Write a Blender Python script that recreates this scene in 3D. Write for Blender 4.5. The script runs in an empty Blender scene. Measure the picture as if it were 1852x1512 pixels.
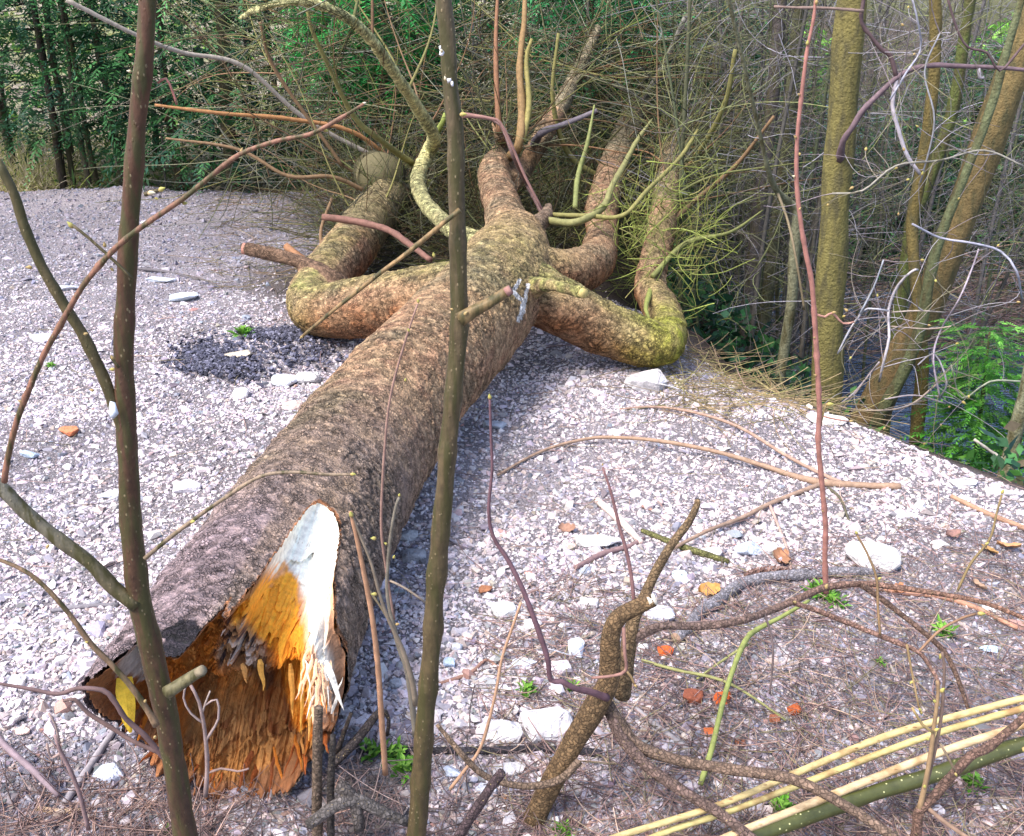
import bpy, bmesh, math, random
import numpy as np
from mathutils import Vector, noise as mnoise

# ------------------------------------------------------------------ camera, sky, sun, exposure
SC = bpy.context.scene
COL = SC.collection
FPX, CX, CY = 1800.0, 926.0, 756.0          # focal length and centre in pixels of the photograph
CAM_H, PITCH = 1.65, math.radians(23)
cp, sp = math.cos(PITCH), math.sin(PITCH)
cam_data = bpy.data.cameras.new('camera')
cam = bpy.data.objects.new('camera', cam_data)
COL.objects.link(cam)
cam.location = (0, 0, CAM_H)
cam.rotation_euler = (math.radians(90) - PITCH, 0, 0)
cam_data.sensor_width = 36
cam_data.sensor_fit = 'HORIZONTAL'
cam_data.lens = 36 * FPX / 1852
cam_data.clip_start, cam_data.clip_end = 0.05, 3000
SC.camera = cam

SUN_EL, SUN_AZ = 56.0, -126.0                 # degrees; azimuth measured from +Y (view direction) towards +X
w = bpy.data.worlds.new('World')
SC.world = w
w.use_nodes = True
nt = w.node_tree
sky = nt.nodes.new('ShaderNodeTexSky')
sky.sky_type = 'NISHITA'
sky.sun_disc = False
sky.sun_elevation = math.radians(SUN_EL)
sky.sun_rotation = math.radians(SUN_AZ)
sky.air_density, sky.dust_density = 1.0, 3.0
nt.links.new(sky.outputs[0], nt.nodes['Background'].inputs[0])
nt.nodes['Background'].inputs[1].default_value = 0.15
ld = bpy.data.lights.new('sun', 'SUN')
ld.energy = 2.0
ld.angle = math.radians(32)
ld.color = (1.0, 0.94, 0.86)
sun = bpy.data.objects.new('sun', ld)
COL.objects.link(sun)
_e, _a = math.radians(SUN_EL), math.radians(SUN_AZ)
sun_dir = Vector((math.sin(_a) * math.cos(_e), math.cos(_a) * math.cos(_e), math.sin(_e)))
sun.rotation_euler = sun_dir.to_track_quat('Z', 'Y').to_euler()
SC.view_settings.view_transform = 'Standard'
SC.view_settings.look = 'None'
SC.view_settings.exposure = 1.4
SC.view_settings.gamma = 1
SC.cycles.max_bounces = 6
SC.cycles.diffuse_bounces = 3
SC.cycles.glossy_bounces = 2
SC.cycles.transmission_bounces = 2
SC.cycles.transparent_max_bounces = 4

# ------------------------------------------------------------------ small helpers
rng = np.random.default_rng(7)
random.seed(7)


def ray(px, py):
    u, v = (px - CX) / FPX, (py - CY) / FPX
    return np.array([u, cp - v * sp, -sp - v * cp])


ORG = np.array([0, 0, CAM_H])


def G(px, py, z=0.0):
    """where the sight line through a pixel crosses height z"""
    d = ray(px, py)
    return ORG + d * ((z - CAM_H) / d[2])


def PY(px, py, y):
    """where the sight line crosses the vertical plane Y = y"""
    d = ray(px, py)
    return ORG + d * (y / d[1])


def depth(p):
    return p[1] * cp + (CAM_H - p[2]) * sp


def rm(rpx, p):
    return rpx * depth(p) / FPX


# edge of the gravel plateau: x of the crest at a given y
EY = np.array([-50, 0.0, 2.0, 3.16, 3.75, 4.7, 6.0, 9.0, 12.0, 20.0, 60.0])
_c = [G(1852, 893), G(1640, 818), G(1430, 742), G(1245, 640)]
EY = np.array([-50, 0.0, 2.0] + [c[1] for c in _c] + [6.0, 9.0, 12.0, 20.0, 60.0, 400])
EX = np.array([30, 3.6, 2.55] + [c[0] for c in _c] + [0.45, 0.3, 0.9, 4.5, 9, 40])


def sn(x, y, f, s=0.0):
    return np.sin(x * f * 1.3 + s) * np.cos(y * f * 1.1 + 1.7 * s) + 0.5 * np.sin(x * f * 2.9 - y * f * 2.1 + s * 3)


def smooth(a, b, t):
    t = np.clip((t - a) / (b - a), 0, 1)
    return t * t * (3 - 2 * t)


def H(x, y):
    x = np.asarray(x, float)
    y = np.asarray(y, float)
    d = (x - np.interp(y, EY, EX)) * 0.84 + 0.05 * np.sin(y * 3.1) + 0.03 * np.sin(y * 7.7 + 1)
    d = np.where(y < 2.6, d - (2.6 - y) * 0.1, d)
    bank = np.interp(d, [-1e3, -0.25, 0.0, 0.25, 0.7, 1.8, 3.3, 4.0, 5.2, 8, 40, 300],
                     [0, 0.0, -0.015, -0.12, -0.55, -1.5, -1.55, -0.9, -0.35, 0.7, 1.1, 1.25])
    back = -0.22 * smooth(9.2, 9.9, y + 0.12 * np.sin(x * 2.2)) + 1.0 * smooth(14, 40, y)
    z = np.where(d < 0.1, back * smooth(0.6, -0.4, d), 0) + bank
    near = smooth(11, 7, np.hypot(x, y - 3)) * smooth(0.3, -0.3, d)
    z = z + near * (0.016 * sn(x, y, 2.3, 0.4) + 0.007 * sn(x, y, 7.0, 2.0))
    z = z + (1 - near) * 0.05 * sn(x, y, 1.7, 1.1)
    return z


def GT(px, py, dz=0.0):
    """where the sight line through a pixel meets the ground (plus dz)"""
    d = ray(px, py)
    t = np.arange(0.8, 45, 0.02)
    P = ORG[None] + d[None] * t[:, None]
    f = P[:, 2] - H(P[:, 0], P[:, 1]) - dz
    i = int(np.argmax(f < 0)) if (f < 0).any() else len(t) - 1
    i = max(i, 1)
    a = f[i - 1] / (f[i - 1] - f[i] + 1e-9)
    return P[i - 1] + (P[i] - P[i - 1]) * a


# ------------------------------------------------------------------ mesh builder
class MB:
    def __init__(s):
        s.V, s.F, s.C, s.n = [], [], [], 0

    def add(s, V, F, c):
        V = np.asarray(V, float).reshape(-1, 3)
        c = np.asarray(c, float)
        if c.ndim == 1:
            c = np.broadcast_to(c[:3], (len(V), 3))
        s.V.append(V)
        s.C.append(np.asarray(c[:, :3], float))
        for f in (F if isinstance(F, list) else [F]):
            f = np.asarray(f, np.int64)
            if f.size:
                s.F.append(f + s.n)
        s.n += len(V)

    def build(s, name, mat, parent=None, smooth_shade=True, loc=None):
        V = np.concatenate(s.V)
        C = np.concatenate(s.C)
        off = np.zeros(3)
        if parent is not None:
            q = parent
            while q is not None:
                off = off + np.array(q.location)
                q = q.parent
        elif loc is not None:
            off = np.array(loc)
        V = V - off
        me = bpy.data.meshes.new(name)
        me.vertices.add(len(V))
        me.vertices.foreach_set('co', V.astype(np.float32).ravel())
        li = np.concatenate([f.ravel() for f in s.F])
        cnt = np.concatenate([np.full(len(f), f.shape[1]) for f in s.F])
        me.loops.add(len(li))
        me.loops.foreach_set('vertex_index', li.astype(np.int32))
        me.polygons.add(len(cnt))
        st = np.concatenate([[0], np.cumsum(cnt)[:-1]])
        me.polygons.foreach_set('loop_start', st.astype(np.int32))
        me.polygons.foreach_set('use_smooth', np.full(len(cnt), bool(smooth_shade)))
        at = me.attributes.new('col', 'FLOAT_COLOR', 'POINT')
        at.data.foreach_set('color', np.concatenate([C, np.ones((len(C), 1))], 1).astype(np.float32).ravel())
        me.update(calc_edges=True)
        me.validate()
        me.materials.append(mat)
        o = bpy.data.objects.new(name, me)
        COL.objects.link(o)
        if parent is not None:
            o.parent = parent
        elif loc is not None:
            o.location = loc
        return o


def tag(o, label=None, cat=None, group=None, kind=None):
    if label: o['label'] = label
    if cat: o['category'] = cat
    if group: o['group'] = group
    if kind: o['kind'] = kind
    return o


def thing(name, label, cat, loc, group=None):
    o = bpy.data.objects.new(name, None)
    o.empty_display_size = 0.05
    COL.objects.link(o)
    o.location = loc
    return tag(o, label, cat, group)


def spline(P, R, step=0.03):
    """Catmull-Rom through points, returns dense points and radii"""
    P = np.asarray(P, float)
    R = np.asarray(R, float)
    if len(P) == 2:
        P = np.array([P[0], (P[0] + P[1]) / 2, P[1]])
        R = np.array([R[0], (R[0] + R[1]) / 2, R[1]])
    Q = np.concatenate([[2 * P[0] - P[1]], P, [2 * P[-1] - P[-2]]])
    out, ro = [], []
    for i in range(len(P) - 1):
        a, b, c, d = Q[i], Q[i + 1], Q[i + 2], Q[i + 3]
        n = max(2, min(40, int(np.linalg.norm(c - b) / step)))
        t = (np.arange(n) / n)[:, None]
        out.append(0.5 * (2 * b + (c - a) * t + (2 * a - 5 * b + 4 * c - d) * t ** 2 + (3 * b - a - 3 * c + d) * t ** 3))
        t = t[:, 0]
        ro.append(R[i] + (R[i + 1] - R[i]) * (t * t * (3 - 2 * t) * 0.5 + t * 0.5))
    out.append(P[-1:])
    ro.append(R[-1:])
    return np.concatenate(out), np.concatenate(ro)


def frames(P):
    T = np.gradient(P, axis=0)
    T /= np.linalg.norm(T, axis=1, keepdims=True) + 1e-12
    n = np.cross(T[0], [0.13, 0.31, 0.94])
    if np.linalg.norm(n) < 0.2:
        n = np.cross(T[0], [1, 0, 0])
    N = np.zeros_like(P)
    n /= np.linalg.norm(n)
    for i in range(len(P)):
        n = n - T[i] * n.dot(T[i])
        n /= np.linalg.norm(n) + 1e-12
        N[i] = n
    return T, N, np.cross(T, N)


def tube(mb, P, R, c, n=8, caps=True, rough=0.0):
    T, N, B = frames(P)
    a = np.linspace(0, 2 * np.pi, n, endpoint=False)
    k = len(P)
    Rr = np.repeat(np.asarray(R, float)[:, None], n, 1)
    if rough:
        ph = rng.uniform(0, 6.28, 4)
        L = np.cumsum(np.r_[0, np.linalg.norm(np.diff(P, axis=0), axis=1)])[:, None] / (np.mean(R) + 1e-9)
        Rr = Rr * (1 + rough * (np.sin(a * 2 + ph[0] + L * .31) * np.sin(L * .5 + ph[1]) + 0.7 * np.sin(a * 3 + ph[2] - L * .7) + 0.6 * np.sin(L * 0.9 + ph[3])))
    V = P[:, None] + Rr[..., None] * (np.cos(a)[None, :, None] * N[:, None] + np.sin(a)[None, :, None] * B[:, None])
    V = V.reshape(-1, 3)
    i = np.arange(k - 1)[:, None] * n
    j = np.arange(n)[None]
    j2 = (j + 1) % n
    F = [np.stack([i + j, i + j2, i + n + j2, i + n + j], -1).reshape(-1, 4)]
    c = np.asarray(c, float)
    if c.ndim == 2:
        c = np.repeat(c, n, 0)
    if caps:
        V = np.concatenate([V, P[:1], P[-1:]])
        jj = np.arange(n)
        F.append(np.stack([np.full(n, k * n), (jj + 1) % n, jj], -1))
        F.append(np.stack([np.full(n, k * n + 1), (k - 1) * n + jj, (k - 1) * n + (jj + 1) % n], -1))
        if c.ndim == 2:
            c = np.concatenate([c, c[:1], c[-1:]])
    mb.add(V, F, c)


def tubes(mb, P, R, C, n=3):
    """many thin tubes at once: P (m,k,3), R (m,k), C (m,3)"""
    m, k, _ = P.shape
    if m == 0:
        return
    T = np.gradient(P, axis=1)
    T /= np.linalg.norm(T, axis=2, keepdims=True) + 1e-12
    ref = np.cross(P[:, -1] - P[:, 0], rng.normal(size=(m, 3)))
    ref /= np.linalg.norm(ref, axis=1, keepdims=True) + 1e-12
    N = ref[:, None] - (T * ref[:, None]).sum(2, keepdims=True) * T
    N /= np.linalg.norm(N, axis=2, keepdims=True) + 1e-12
    B = np.cross(T, N)
    a = np.linspace(0, 2 * np.pi, n, endpoint=False)
    V = P[:, :, None] + R[:, :, None, None] * (np.cos(a)[None, None, :, None] * N[:, :, None] + np.sin(a)[None, None, :, None] * B[:, :, None])
    base = (np.arange(m) * k * n)[:, None, None]
    i = (np.arange(k - 1) * n)[None, :, None]
    j = np.arange(n)[None, None]
    j2 = (j + 1) % n
    F = np.stack([base + i + j, base + i + j2, base + i + n + j2, base + i + n + j], -1).reshape(-1, 4)
    mb.add(V.reshape(-1, 3), F, np.repeat(C, k * n, 0))


def curls(P0, D, L, k=7, curl=0.6, grav=0.0):
    """curved thin lines starting at P0 in direction D with length L"""
    m = len(P0)
    D = D / (np.linalg.norm(D, axis=1, keepdims=True) + 1e-12)
    W = rng.normal(size=(m, 3)) * curl
    P = np.zeros((m, k, 3))
    P[:, 0] = P0
    d = D.copy()
    for i in range(1, k):
        W = W * 0.8 + rng.normal(size=(m, 3)) * curl * 0.5
        d = d + W / k + np.array([0, 0, grav / k])
        d /= np.linalg.norm(d, axis=1, keepdims=True) + 1e-12
        P[:, i] = P[:, i - 1] + d * (L / (k - 1))[:, None]
    return P


def pick(pal, m, jit=0.15):
    pal = np.asarray(pal, float)
    C = pal[rng.integers(0, len(pal), m)]
    return np.clip(C * (1 + rng.normal(size=(m, 1)) * jit), 0.005, 1)


# ------------------------------------------------------------------ materials
def gmat(name, rough=0.85, spec=0.3, nscale=60.0, nvar=0.25, bscale=120.0, bstr=0.3, bdist=0.004, lent=None, tint=None, lentcol=(0.20, 0.155, 0.085), stretch=None, trans=0.0, cell=None, rot=0.0, brk=0.0, streak=0.0):
    """principled material on the 'col' attribute, with procedural variation, bumps and (lent) pale lenticel dots"""
    m = bpy.data.materials.new(name)
    m.use_nodes = True
    N, L = m.node_tree.nodes, m.node_tree.links
    b = N['Principled BSDF']
    b.inputs['Roughness'].default_value = rough
    b.inputs['Specular IOR Level'].default_value = spec
    at = N.new('ShaderNodeAttribute')
    at.attribute_name = 'col'
    tc = N.new('ShaderNodeTexCoord')
    vec = tc.outputs['Object']
    if rot:
        mp = N.new('ShaderNodeMapping')
        mp.inputs['Rotation'].default_value = (0, 0, rot)
        L.new(vec, mp.inputs[0])
        vec = mp.outputs[0]
    if stretch:
        mp = N.new('ShaderNodeMapping')
        mp.inputs['Scale'].default_value = stretch
        L.new(vec, mp.inputs[0])
        vec = mp.outputs[0]
    nz = N.new('ShaderNodeTexNoise')
    nz.inputs['Scale'].default_value = nscale
    nz.inputs['Detail'].default_value = 6
    nz.inputs['Roughness'].default_value = 0.65
    L.new(vec, nz.inputs['Vector'])
    mr = N.new('ShaderNodeMapRange')
    mr.inputs['From Min'].default_value = 0.3
    mr.inputs['From Max'].default_value = 0.7
    mr.inputs['To Min'].default_value = 1 - nvar
    mr.inputs['To Max'].default_value = 1 + nvar
    L.new(nz.outputs[0], mr.inputs[0])
    mx = N.new('ShaderNodeVectorMath')
    mx.operation = 'SCALE'
    L.new(at.outputs['Color'], mx.inputs[0])
    L.new(mr.outputs[0], mx.inputs['Scale'])
    col = mx.outputs[0]
    hgt = nz.outputs[0]
    if tint:                      # patches of a second colour (lichen, algae, rust)
        tcol, tscale, tlo, thi = tint
        n2 = N.new('ShaderNodeTexNoise')
        n2.inputs['Scale'].default_value = tscale
        n2.inputs['Detail'].default_value = 5
        if streak:
            mp2 = N.new('ShaderNodeMapping')
            mp2.inputs['Scale'].default_value = (1, 1, streak)
            L.new(tc.outputs['Object'], mp2.inputs[0])
            L.new(mp2.outputs[0], n2.inputs['Vector'])
        else:
            L.new(tc.outputs['Object'], n2.inputs['Vector'])
        r2 = N.new('ShaderNodeMapRange')
        r2.inputs['From Min'].default_value = tlo
        r2.inputs['From Max'].default_value = thi
        L.new(n2.outputs[0], r2.inputs[0])
        mm = N.new('ShaderNodeMix')
        mm.data_type = 'RGBA'
        L.new(r2.outputs[0], mm.inputs[0])
        L.new(col, mm.inputs[6])
        mm.inputs[7].default_value = (*tcol, 1)
        col = mm.outputs[2]
    if lent:
        vo = N.new('ShaderNodeTexVoronoi')
        vo.inputs['Scale'].default_value = lent[0]
        L.new(vec, vo.inputs['Vector'])
        r3 = N.new('ShaderNodeMapRange')
        r3.inputs['From Min'].default_value = lent[1]
        r3.inputs['From Max'].default_value = lent[1] * 0.6
        L.new(vo.outputs['Distance'], r3.inputs[0])
        n6 = N.new('ShaderNodeTexNoise')
        n6.inputs['Scale'].default_value = lent[0] * 0.35
        L.new(vec, n6.inputs['Vector'])
        r7 = N.new('ShaderNodeMapRange')
        r7.inputs['From Min'].default_value = 0.42
        r7.inputs['From Max'].default_value = 0.58
        L.new(n6.outputs[0], r7.inputs[0])
        lm = N.new('ShaderNodeMath')
        lm.operation = 'MULTIPLY'
        L.new(r3.outputs[0], lm.inputs[0])
        L.new(r7.outputs[0], lm.inputs[1])
        mm = N.new('ShaderNodeMix')
        mm.data_type = 'RGBA'
        L.new(lm.outputs[0], mm.inputs[0])
        L.new(col, mm.inputs[6])
        mm.inputs[7].default_value = (*lentcol, 1)
        col = mm.outputs[2]
        ad = N.new('ShaderNodeMath')
        ad.operation = 'MULTIPLY_ADD'
        L.new(r3.outputs[0], ad.inputs[0])
        ad.inputs[1].default_value = 0.5
        L.new(hgt, ad.inputs[2])
        hgt = ad.outputs[0]
    if cell:                      # scaly bark: flakes with their own tone and dark cracks
        cs, dark, var = cell
        n3 = N.new('ShaderNodeTexNoise')
        n3.inputs['Scale'].default_value = cs * 0.7
        n3.inputs['Detail'].default_value = 4
        L.new(vec, n3.inputs['Vector'])
        wv = N.new('ShaderNodeVectorMath')
        wv.operation = 'MULTIPLY_ADD'
        L.new(n3.outputs['Color'], wv.inputs[0])
        wv.inputs[1].default_value = (1.3 / cs,) * 3
        L.new(vec, wv.inputs[2])
        v1 = N.new('ShaderNodeTexVoronoi')
        v1.feature = 'DISTANCE_TO_EDGE'
        v1.inputs['Scale'].default_value = cs
        L.new(wv.outputs[0], v1.inputs['Vector'])
        v2 = N.new('ShaderNodeTexVoronoi')
        v2.inputs['Scale'].default_value = cs
        L.new(wv.outputs[0], v2.inputs['Vector'])
        r4 = N.new('ShaderNodeMapRange')
        r4.inputs['From Min'].default_value = 0.0
        r4.inputs['From Max'].default_value = 0.16
        r4.inputs['To Min'].default_value = dark
        r4.inputs['To Max'].default_value = 1.0
        L.new(v1.outputs['Distance'], r4.inputs[0])
        if brk:                   # cracks come and go over the bark
            n5 = N.new('ShaderNodeTexNoise')
            n5.inputs['Scale'].default_value = brk * 4
            n5.inputs['Detail'].default_value = 4
            L.new(vec, n5.inputs['Vector'])
            r6 = N.new('ShaderNodeMapRange')
            r6.inputs['From Min'].default_value = 0.38
            r6.inputs['From Max'].default_value = 0.62
            r6.inputs['To Min'].default_value = 1.0
            r6.inputs['To Max'].default_value = dark * 0.55
            L.new(n5.outputs[0], r6.inputs[0])
            L.new(r6.outputs[0], r4.inputs['To Min'])
        sep = N.new('ShaderNodeSeparateColor')
        L.new(v2.outputs['Color'], sep.inputs[0])
        r5 = N.new('ShaderNodeMapRange')
        r5.inputs['To Min'].default_value = 1 - var
        r5.inputs['To Max'].default_value = 1 + var
        L.new(sep.outputs[0], r5.inputs[0])
        mu = N.new('ShaderNodeMath')
        mu.operation = 'MULTIPLY'
        L.new(r4.outputs[0], mu.inputs[0])
        L.new(r5.outputs[0], mu.inputs[1])
        sc2 = N.new('ShaderNodeVectorMath')
        sc2.operation = 'SCALE'
        L.new(col, sc2.inputs[0])
        L.new(mu.outputs[0], sc2.inputs['Scale'])
        col = sc2.outputs[0]
        ad = N.new('ShaderNodeMath')
        ad.operation = 'MULTIPLY_ADD'
        L.new(mu.outputs[0], ad.inputs[0])
        ad.inputs[1].default_value = 0.9
        L.new(hgt, ad.inputs[2])
        hgt = ad.outputs[0]
    L.new(col, b.inputs['Base Color'])
    if bstr:
        bn = N.new('ShaderNodeTexNoise')
        bn.inputs['Scale'].default_value = bscale
        bn.inputs['Detail'].default_value = 5
        L.new(vec, bn.inputs['Vector'])
        ad = N.new('ShaderNodeMath')
        ad.operation = 'ADD'
        L.new(hgt, ad.inputs[0])
        L.new(bn.outputs[0], ad.inputs[1])
        bp = N.new('ShaderNodeBump')
        bp.inputs['Strength'].default_value = bstr
        bp.inputs['Distance'].default_value = bdist
        L.new(ad.outputs[0], bp.inputs['Height'])
        L.new(bp.outputs[0], b.inputs['Normal'])
    if trans:
        b.inputs['Subsurface Weight'].default_value = 0
        tr = N.new('ShaderNodeBsdfTranslucent')
        L.new(col, tr.inputs[0])
        ms = N.new('ShaderNodeMixShader')
        ms.inputs[0].default_value = trans
        L.new(b.outputs[0], ms.inputs[1])
        L.new(tr.outputs[0], ms.inputs[2])
        L.new(ms.outputs[0], N['Material Output'].inputs[0])
    return m


M_ground = gmat('ground_soil', spec=0.05, nscale=95, nvar=0.6, bscale=170, bstr=1.0, bdist=0.015)
M_pebble = gmat('pebble_stone', rough=0.8, nscale=150, nvar=0.2, bstr=0)
M_rock = gmat('rock_stone', rough=0.85, nscale=22, nvar=0.32, bscale=70, bstr=0.7, bdist=0.012)
M_bark = gmat('scaly_bark', nscale=42, nvar=0.45, bscale=110, bstr=1.0, bdist=0.014, cell=(120, 0.6, 0.25), rot=0.38, stretch=(0.8, 1.2, 1.0), brk=6.0)
M_wood = gmat('torn_wood', rough=0.75, nscale=60, nvar=0.25, bscale=140, bstr=0.5, bdist=0.006)
M_stem = gmat('sapling_bark', rough=0.6, spec=0.4, nscale=70, nvar=0.4, bscale=120, bstr=0.5, bdist=0.003, lent=(130, 0.22), stretch=(1, 1, 0.6), tint=((0.052, 0.046, 0.014), 75, 0.44, 0.60), streak=0.10)
M_shrub = gmat('shrub_bark', rough=0.75, nscale=80, nvar=0.45, bscale=120, bstr=0.8, bdist=0.005, lent=(140, 0.22), lentcol=(.32, .24, .12), cell=(110, 0.5, 0.35))
M_pole = gmat('peeled_stem', rough=0.7, spec=0.3, nscale=60, nvar=0.4, bscale=90, bstr=0.5, bdist=0.003, lent=(90, 0.2), lentcol=(0.22, 0.12, 0.05), stretch=(0.35, 1, 1), tint=((0.27, 0.17, 0.075), 22, 0.52, 0.7))
M_green = gmat('green_stem', rough=0.4, spec=0.5, nscale=30, nvar=0.3, bscale=90, bstr=0.2, bdist=0.002, lent=(85, 0.2), lentcol=(0.5, 0.5, 0.25))
M_twig = gmat('twig_bark', rough=0.75, nscale=40, nvar=0.3, bstr=0)
M_tree = gmat('standing_bark', nscale=40, nvar=0.35, bscale=90, bstr=0.8, bdist=0.012, lent=(75, 0.2), lentcol=(0.22, 0.19, 0.07), tint=((0.085, 0.075, 0.035), 26, 0.46, 0.66), streak=0.3)
M_leaf = gmat('leaf_green', rough=0.55, nscale=30, nvar=0.3, bstr=0, trans=0.3)
M_dry = gmat('dry_leaf', rough=0.8, nscale=30, nvar=0.3, bstr=0)
M_bud = gmat('bud_scale', rough=0.5, nscale=200, nvar=0.2, bstr=0)
M_cut = gmat('cut_wood', rough=0.8, nscale=90, nvar=0.25, bscale=150, bstr=0.4, bdist=0.003)
M_brick = gmat('fired_clay', rough=0.9, nscale=60, nvar=0.3, bscale=130, bstr=0.6, bdist=0.004)

mw = bpy.data.materials.new('stream_water')
mw.use_nodes = True
_N, _L = mw.node_tree.nodes, mw.node_tree.links
_b = _N['Principled BSDF']
_b.inputs['Base Color'].default_value = (0.085, 0.13, 0.22, 1)  # bluish base colour stands in for the reflected sky
_b.inputs['Roughness'].default_value = 0.12
_b.inputs['IOR'].default_value = 1.33
_tc = _N.new('ShaderNodeTexCoord')
_mp = _N.new('ShaderNodeMapping')
_mp.inputs['Scale'].default_value = (1.0, 2.2, 1.0)
_nz = _N.new('ShaderNodeTexNoise')
_nz.inputs['Scale'].default_value = 5
_nz.inputs['Detail'].default_value = 4
_nz.inputs['Distortion'].default_value = 1.2
_L.new(_tc.outputs['Object'], _mp.inputs[0])
_L.new(_mp.outputs[0], _nz.inputs['Vector'])
_bp = _N.new('ShaderNodeBump')
_bp.inputs['Strength'].default_value = 1.0
_bp.inputs['Distance'].default_value = 0.25
_L.new(_nz.outputs[0], _bp.inputs['Height'])
_L.new(_bp.outputs[0], _b.inputs['Normal'])
M_water = mw

# ------------------------------------------------------------------ ground and stream
def axis(lo, hi, step, far):
    core = np.arange(lo, hi + 1e-6, step)
    g, s, x = [], step, hi
    while x < far:
        s *= 1.22
        x += s
        g.append(x)
    g2, s, x = [], step, lo
    while x > -far:
        s *= 1.22
        x -= s
        g2.append(x)
    return np.concatenate([g2[::-1], core, g])


def fbm(x, y, s):
    return sn(x, y, 1 * s, 1.0) * 0.5 + sn(x + 3.1, y - 1.7, 2.3 * s, 2.0) * 0.3 + sn(x - y, y + x, 4.9 * s, 0.3) * 0.2


gx, gy = axis(-5.5, 6.5, 0.05, 900), axis(0.4, 12.5, 0.05, 900)
X, Y = np.meshgrid(gx, gy)
Z = H(X, Y)
nx, ny = len(gx), len(gy)
edge_d = (X - np.interp(Y, EY, EX)) * 0.84


def under_crown(x, y):
    """1 where the fallen crown covers the gravel with dark litter"""
    return smooth(5.35, 6.0, y + .25 * np.sin(x * 4.1) + .12 * np.sin(x * 9.7 + y * 3)) * smooth(-1.75, -1.15, x + .2 * np.sin(y * 3.3))


f1 = fbm(X, Y, 1.1)[..., None]
grav = np.array([0.255, 0.23, 0.25]) * (1 + 0.25 * f1)
soil = np.array([0.075, 0.06, 0.05]) * (1 + 0.5 * f1)
lit = np.array([0.33, 0.28, 0.22]) * (1 + 0.35 * fbm(X, Y, 3.0)[..., None])
grs = np.array([0.20, 0.24, 0.07]) * (1 + 0.3 * f1)
bed = np.array([0.05, 0.055, 0.06]) * np.ones_like(f1)
mead = lit + (grs - lit) * smooth(-0.1, 0.6, fbm(X + 5, Y, 0.9))[..., None]
k_far = smooth(9.3, 10.0, Y)[..., None]
cg = grav * (1 - k_far) + mead * k_far
ku = (under_crown(X, Y) * smooth(11, 10, Y) * .9)[..., None]
cg = cg * (1 - ku) + soil * .8 * ku
kb = smooth(-0.05, 0.3, edge_d)[..., None]
cg = cg * (1 - kb) + soil * kb
kh = smooth(6.5, 12, edge_d)[..., None]
cg = cg * (1 - kh) + (grs * 0.25 + soil * .7) * kh
dk = smooth(2.1, 1.6, Y)[..., None] * smooth(-0.3, -0.7, X)[..., None] * 0
kw = (smooth(1.3, 1.8, edge_d) * smooth(3.9, 3.4, edge_d))[..., None]
cg = cg * (1 - kw) + bed * kw
mb = MB()
i = np.arange(ny - 1)[:, None] * nx
j = np.arange(nx - 1)[None]
mb.add(np.stack([X, Y, Z], -1).reshape(-1, 3), np.stack([i + j, i + j + 1, i + nx + j + 1, i + nx + j], -1).reshape(-1, 4), np.clip(cg, 0.01, 1).reshape(-1, 3))
tag(mb.build('ground', M_ground), kind='structure')

mb = MB()
ys = np.linspace(2.5, 40, 60)
xl, xr = np.interp(ys, EY, EX) + 1.2 / .84, np.interp(ys, EY, EX) + 3.9 / .84
mb.add(np.concatenate([np.stack([xl, ys, 0 * ys - 1.27], 1), np.stack([xr, ys, 0 * ys - 1.27], 1)]),
       np.stack([np.arange(59), np.arange(59) + 60, np.arange(59) + 61, np.arange(59) + 1], -1), (0.02, 0.03, 0.05))
tag(mb.build('stream_water', M_water), kind='structure')

# ------------------------------------------------------------------ gravel
def hull(n, seed, flat=(1, 1, 1), jit=0.25):
    r = np.random.default_rng(seed)
    p = r.normal(size=(n, 3))
    p /= np.linalg.norm(p, axis=1, keepdims=True)
    p *= (1 + r.uniform(-jit, jit, (n, 1)))
    p *= np.array(flat)
    bm = bmesh.new()
    for q in p:
        bm.verts.new(q)
    bmesh.ops.convex_hull(bm, input=bm.verts[:])
    bmesh.ops.delete(bm, geom=[v for v in bm.verts if not v.link_faces], context='VERTS')
    bmesh.ops.triangulate(bm, faces=bm.faces[:])
    bm.verts.ensure_lookup_table()
    V = np.array([v.co[:] for v in bm.verts])
    F = np.array([[v.index for v in f.verts] for f in bm.faces])
    bm.verts.index_update()
    F = np.array([[v.index for v in f.verts] for f in bm.faces])
    bm.free()
    return V, F


HULLS = [hull(10 + s % 5, s, (1, 0.75 + 0.05 * (s % 4), 0.45 + 0.08 * (s % 3))) for s in range(12)]


def scatter(mb, pos, size, C, tilt=0.45):
    m = len(pos)
    which = rng.integers(0, len(HULLS), m)
    for h, (V, F) in enumerate(HULLS):
        ix = np.where(which == h)[0]
        if not len(ix):
            continue
        a, b, c = rng.uniform(0, 6.283, len(ix)), rng.normal(0, tilt, len(ix)), rng.normal(0, tilt, len(ix))
        ca, sa, cb, sb, cc, s_c = np.cos(a), np.sin(a), np.cos(b), np.sin(b), np.cos(c), np.sin(c)
        o, l = np.zeros(len(ix)), np.ones(len(ix))
        Rz = np.array([[ca, -sa, o], [sa, ca, o], [o, o, l]]).transpose(2, 0, 1)
        Rx = np.array([[l, o, o], [o, cb, -sb], [o, sb, cb]]).transpose(2, 0, 1)
        Ry = np.array([[cc, o, s_c], [o, l, o], [-s_c, o, cc]]).transpose(2, 0, 1)
        R = Rx @ Ry @ Rz
        S = size[ix, None] * rng.uniform(0.75, 1.25, (len(ix), 3))
        W = np.einsum('mij,mkj->mki', R, V[None] * S[:, None]) + pos[ix, None]
        FF = F[None] + (np.arange(len(ix)) * len(V))[:, None, None]
        mb.add(W.reshape(-1, 3), FF.reshape(-1, 3), np.repeat(C[ix], len(V), 0))


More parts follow.
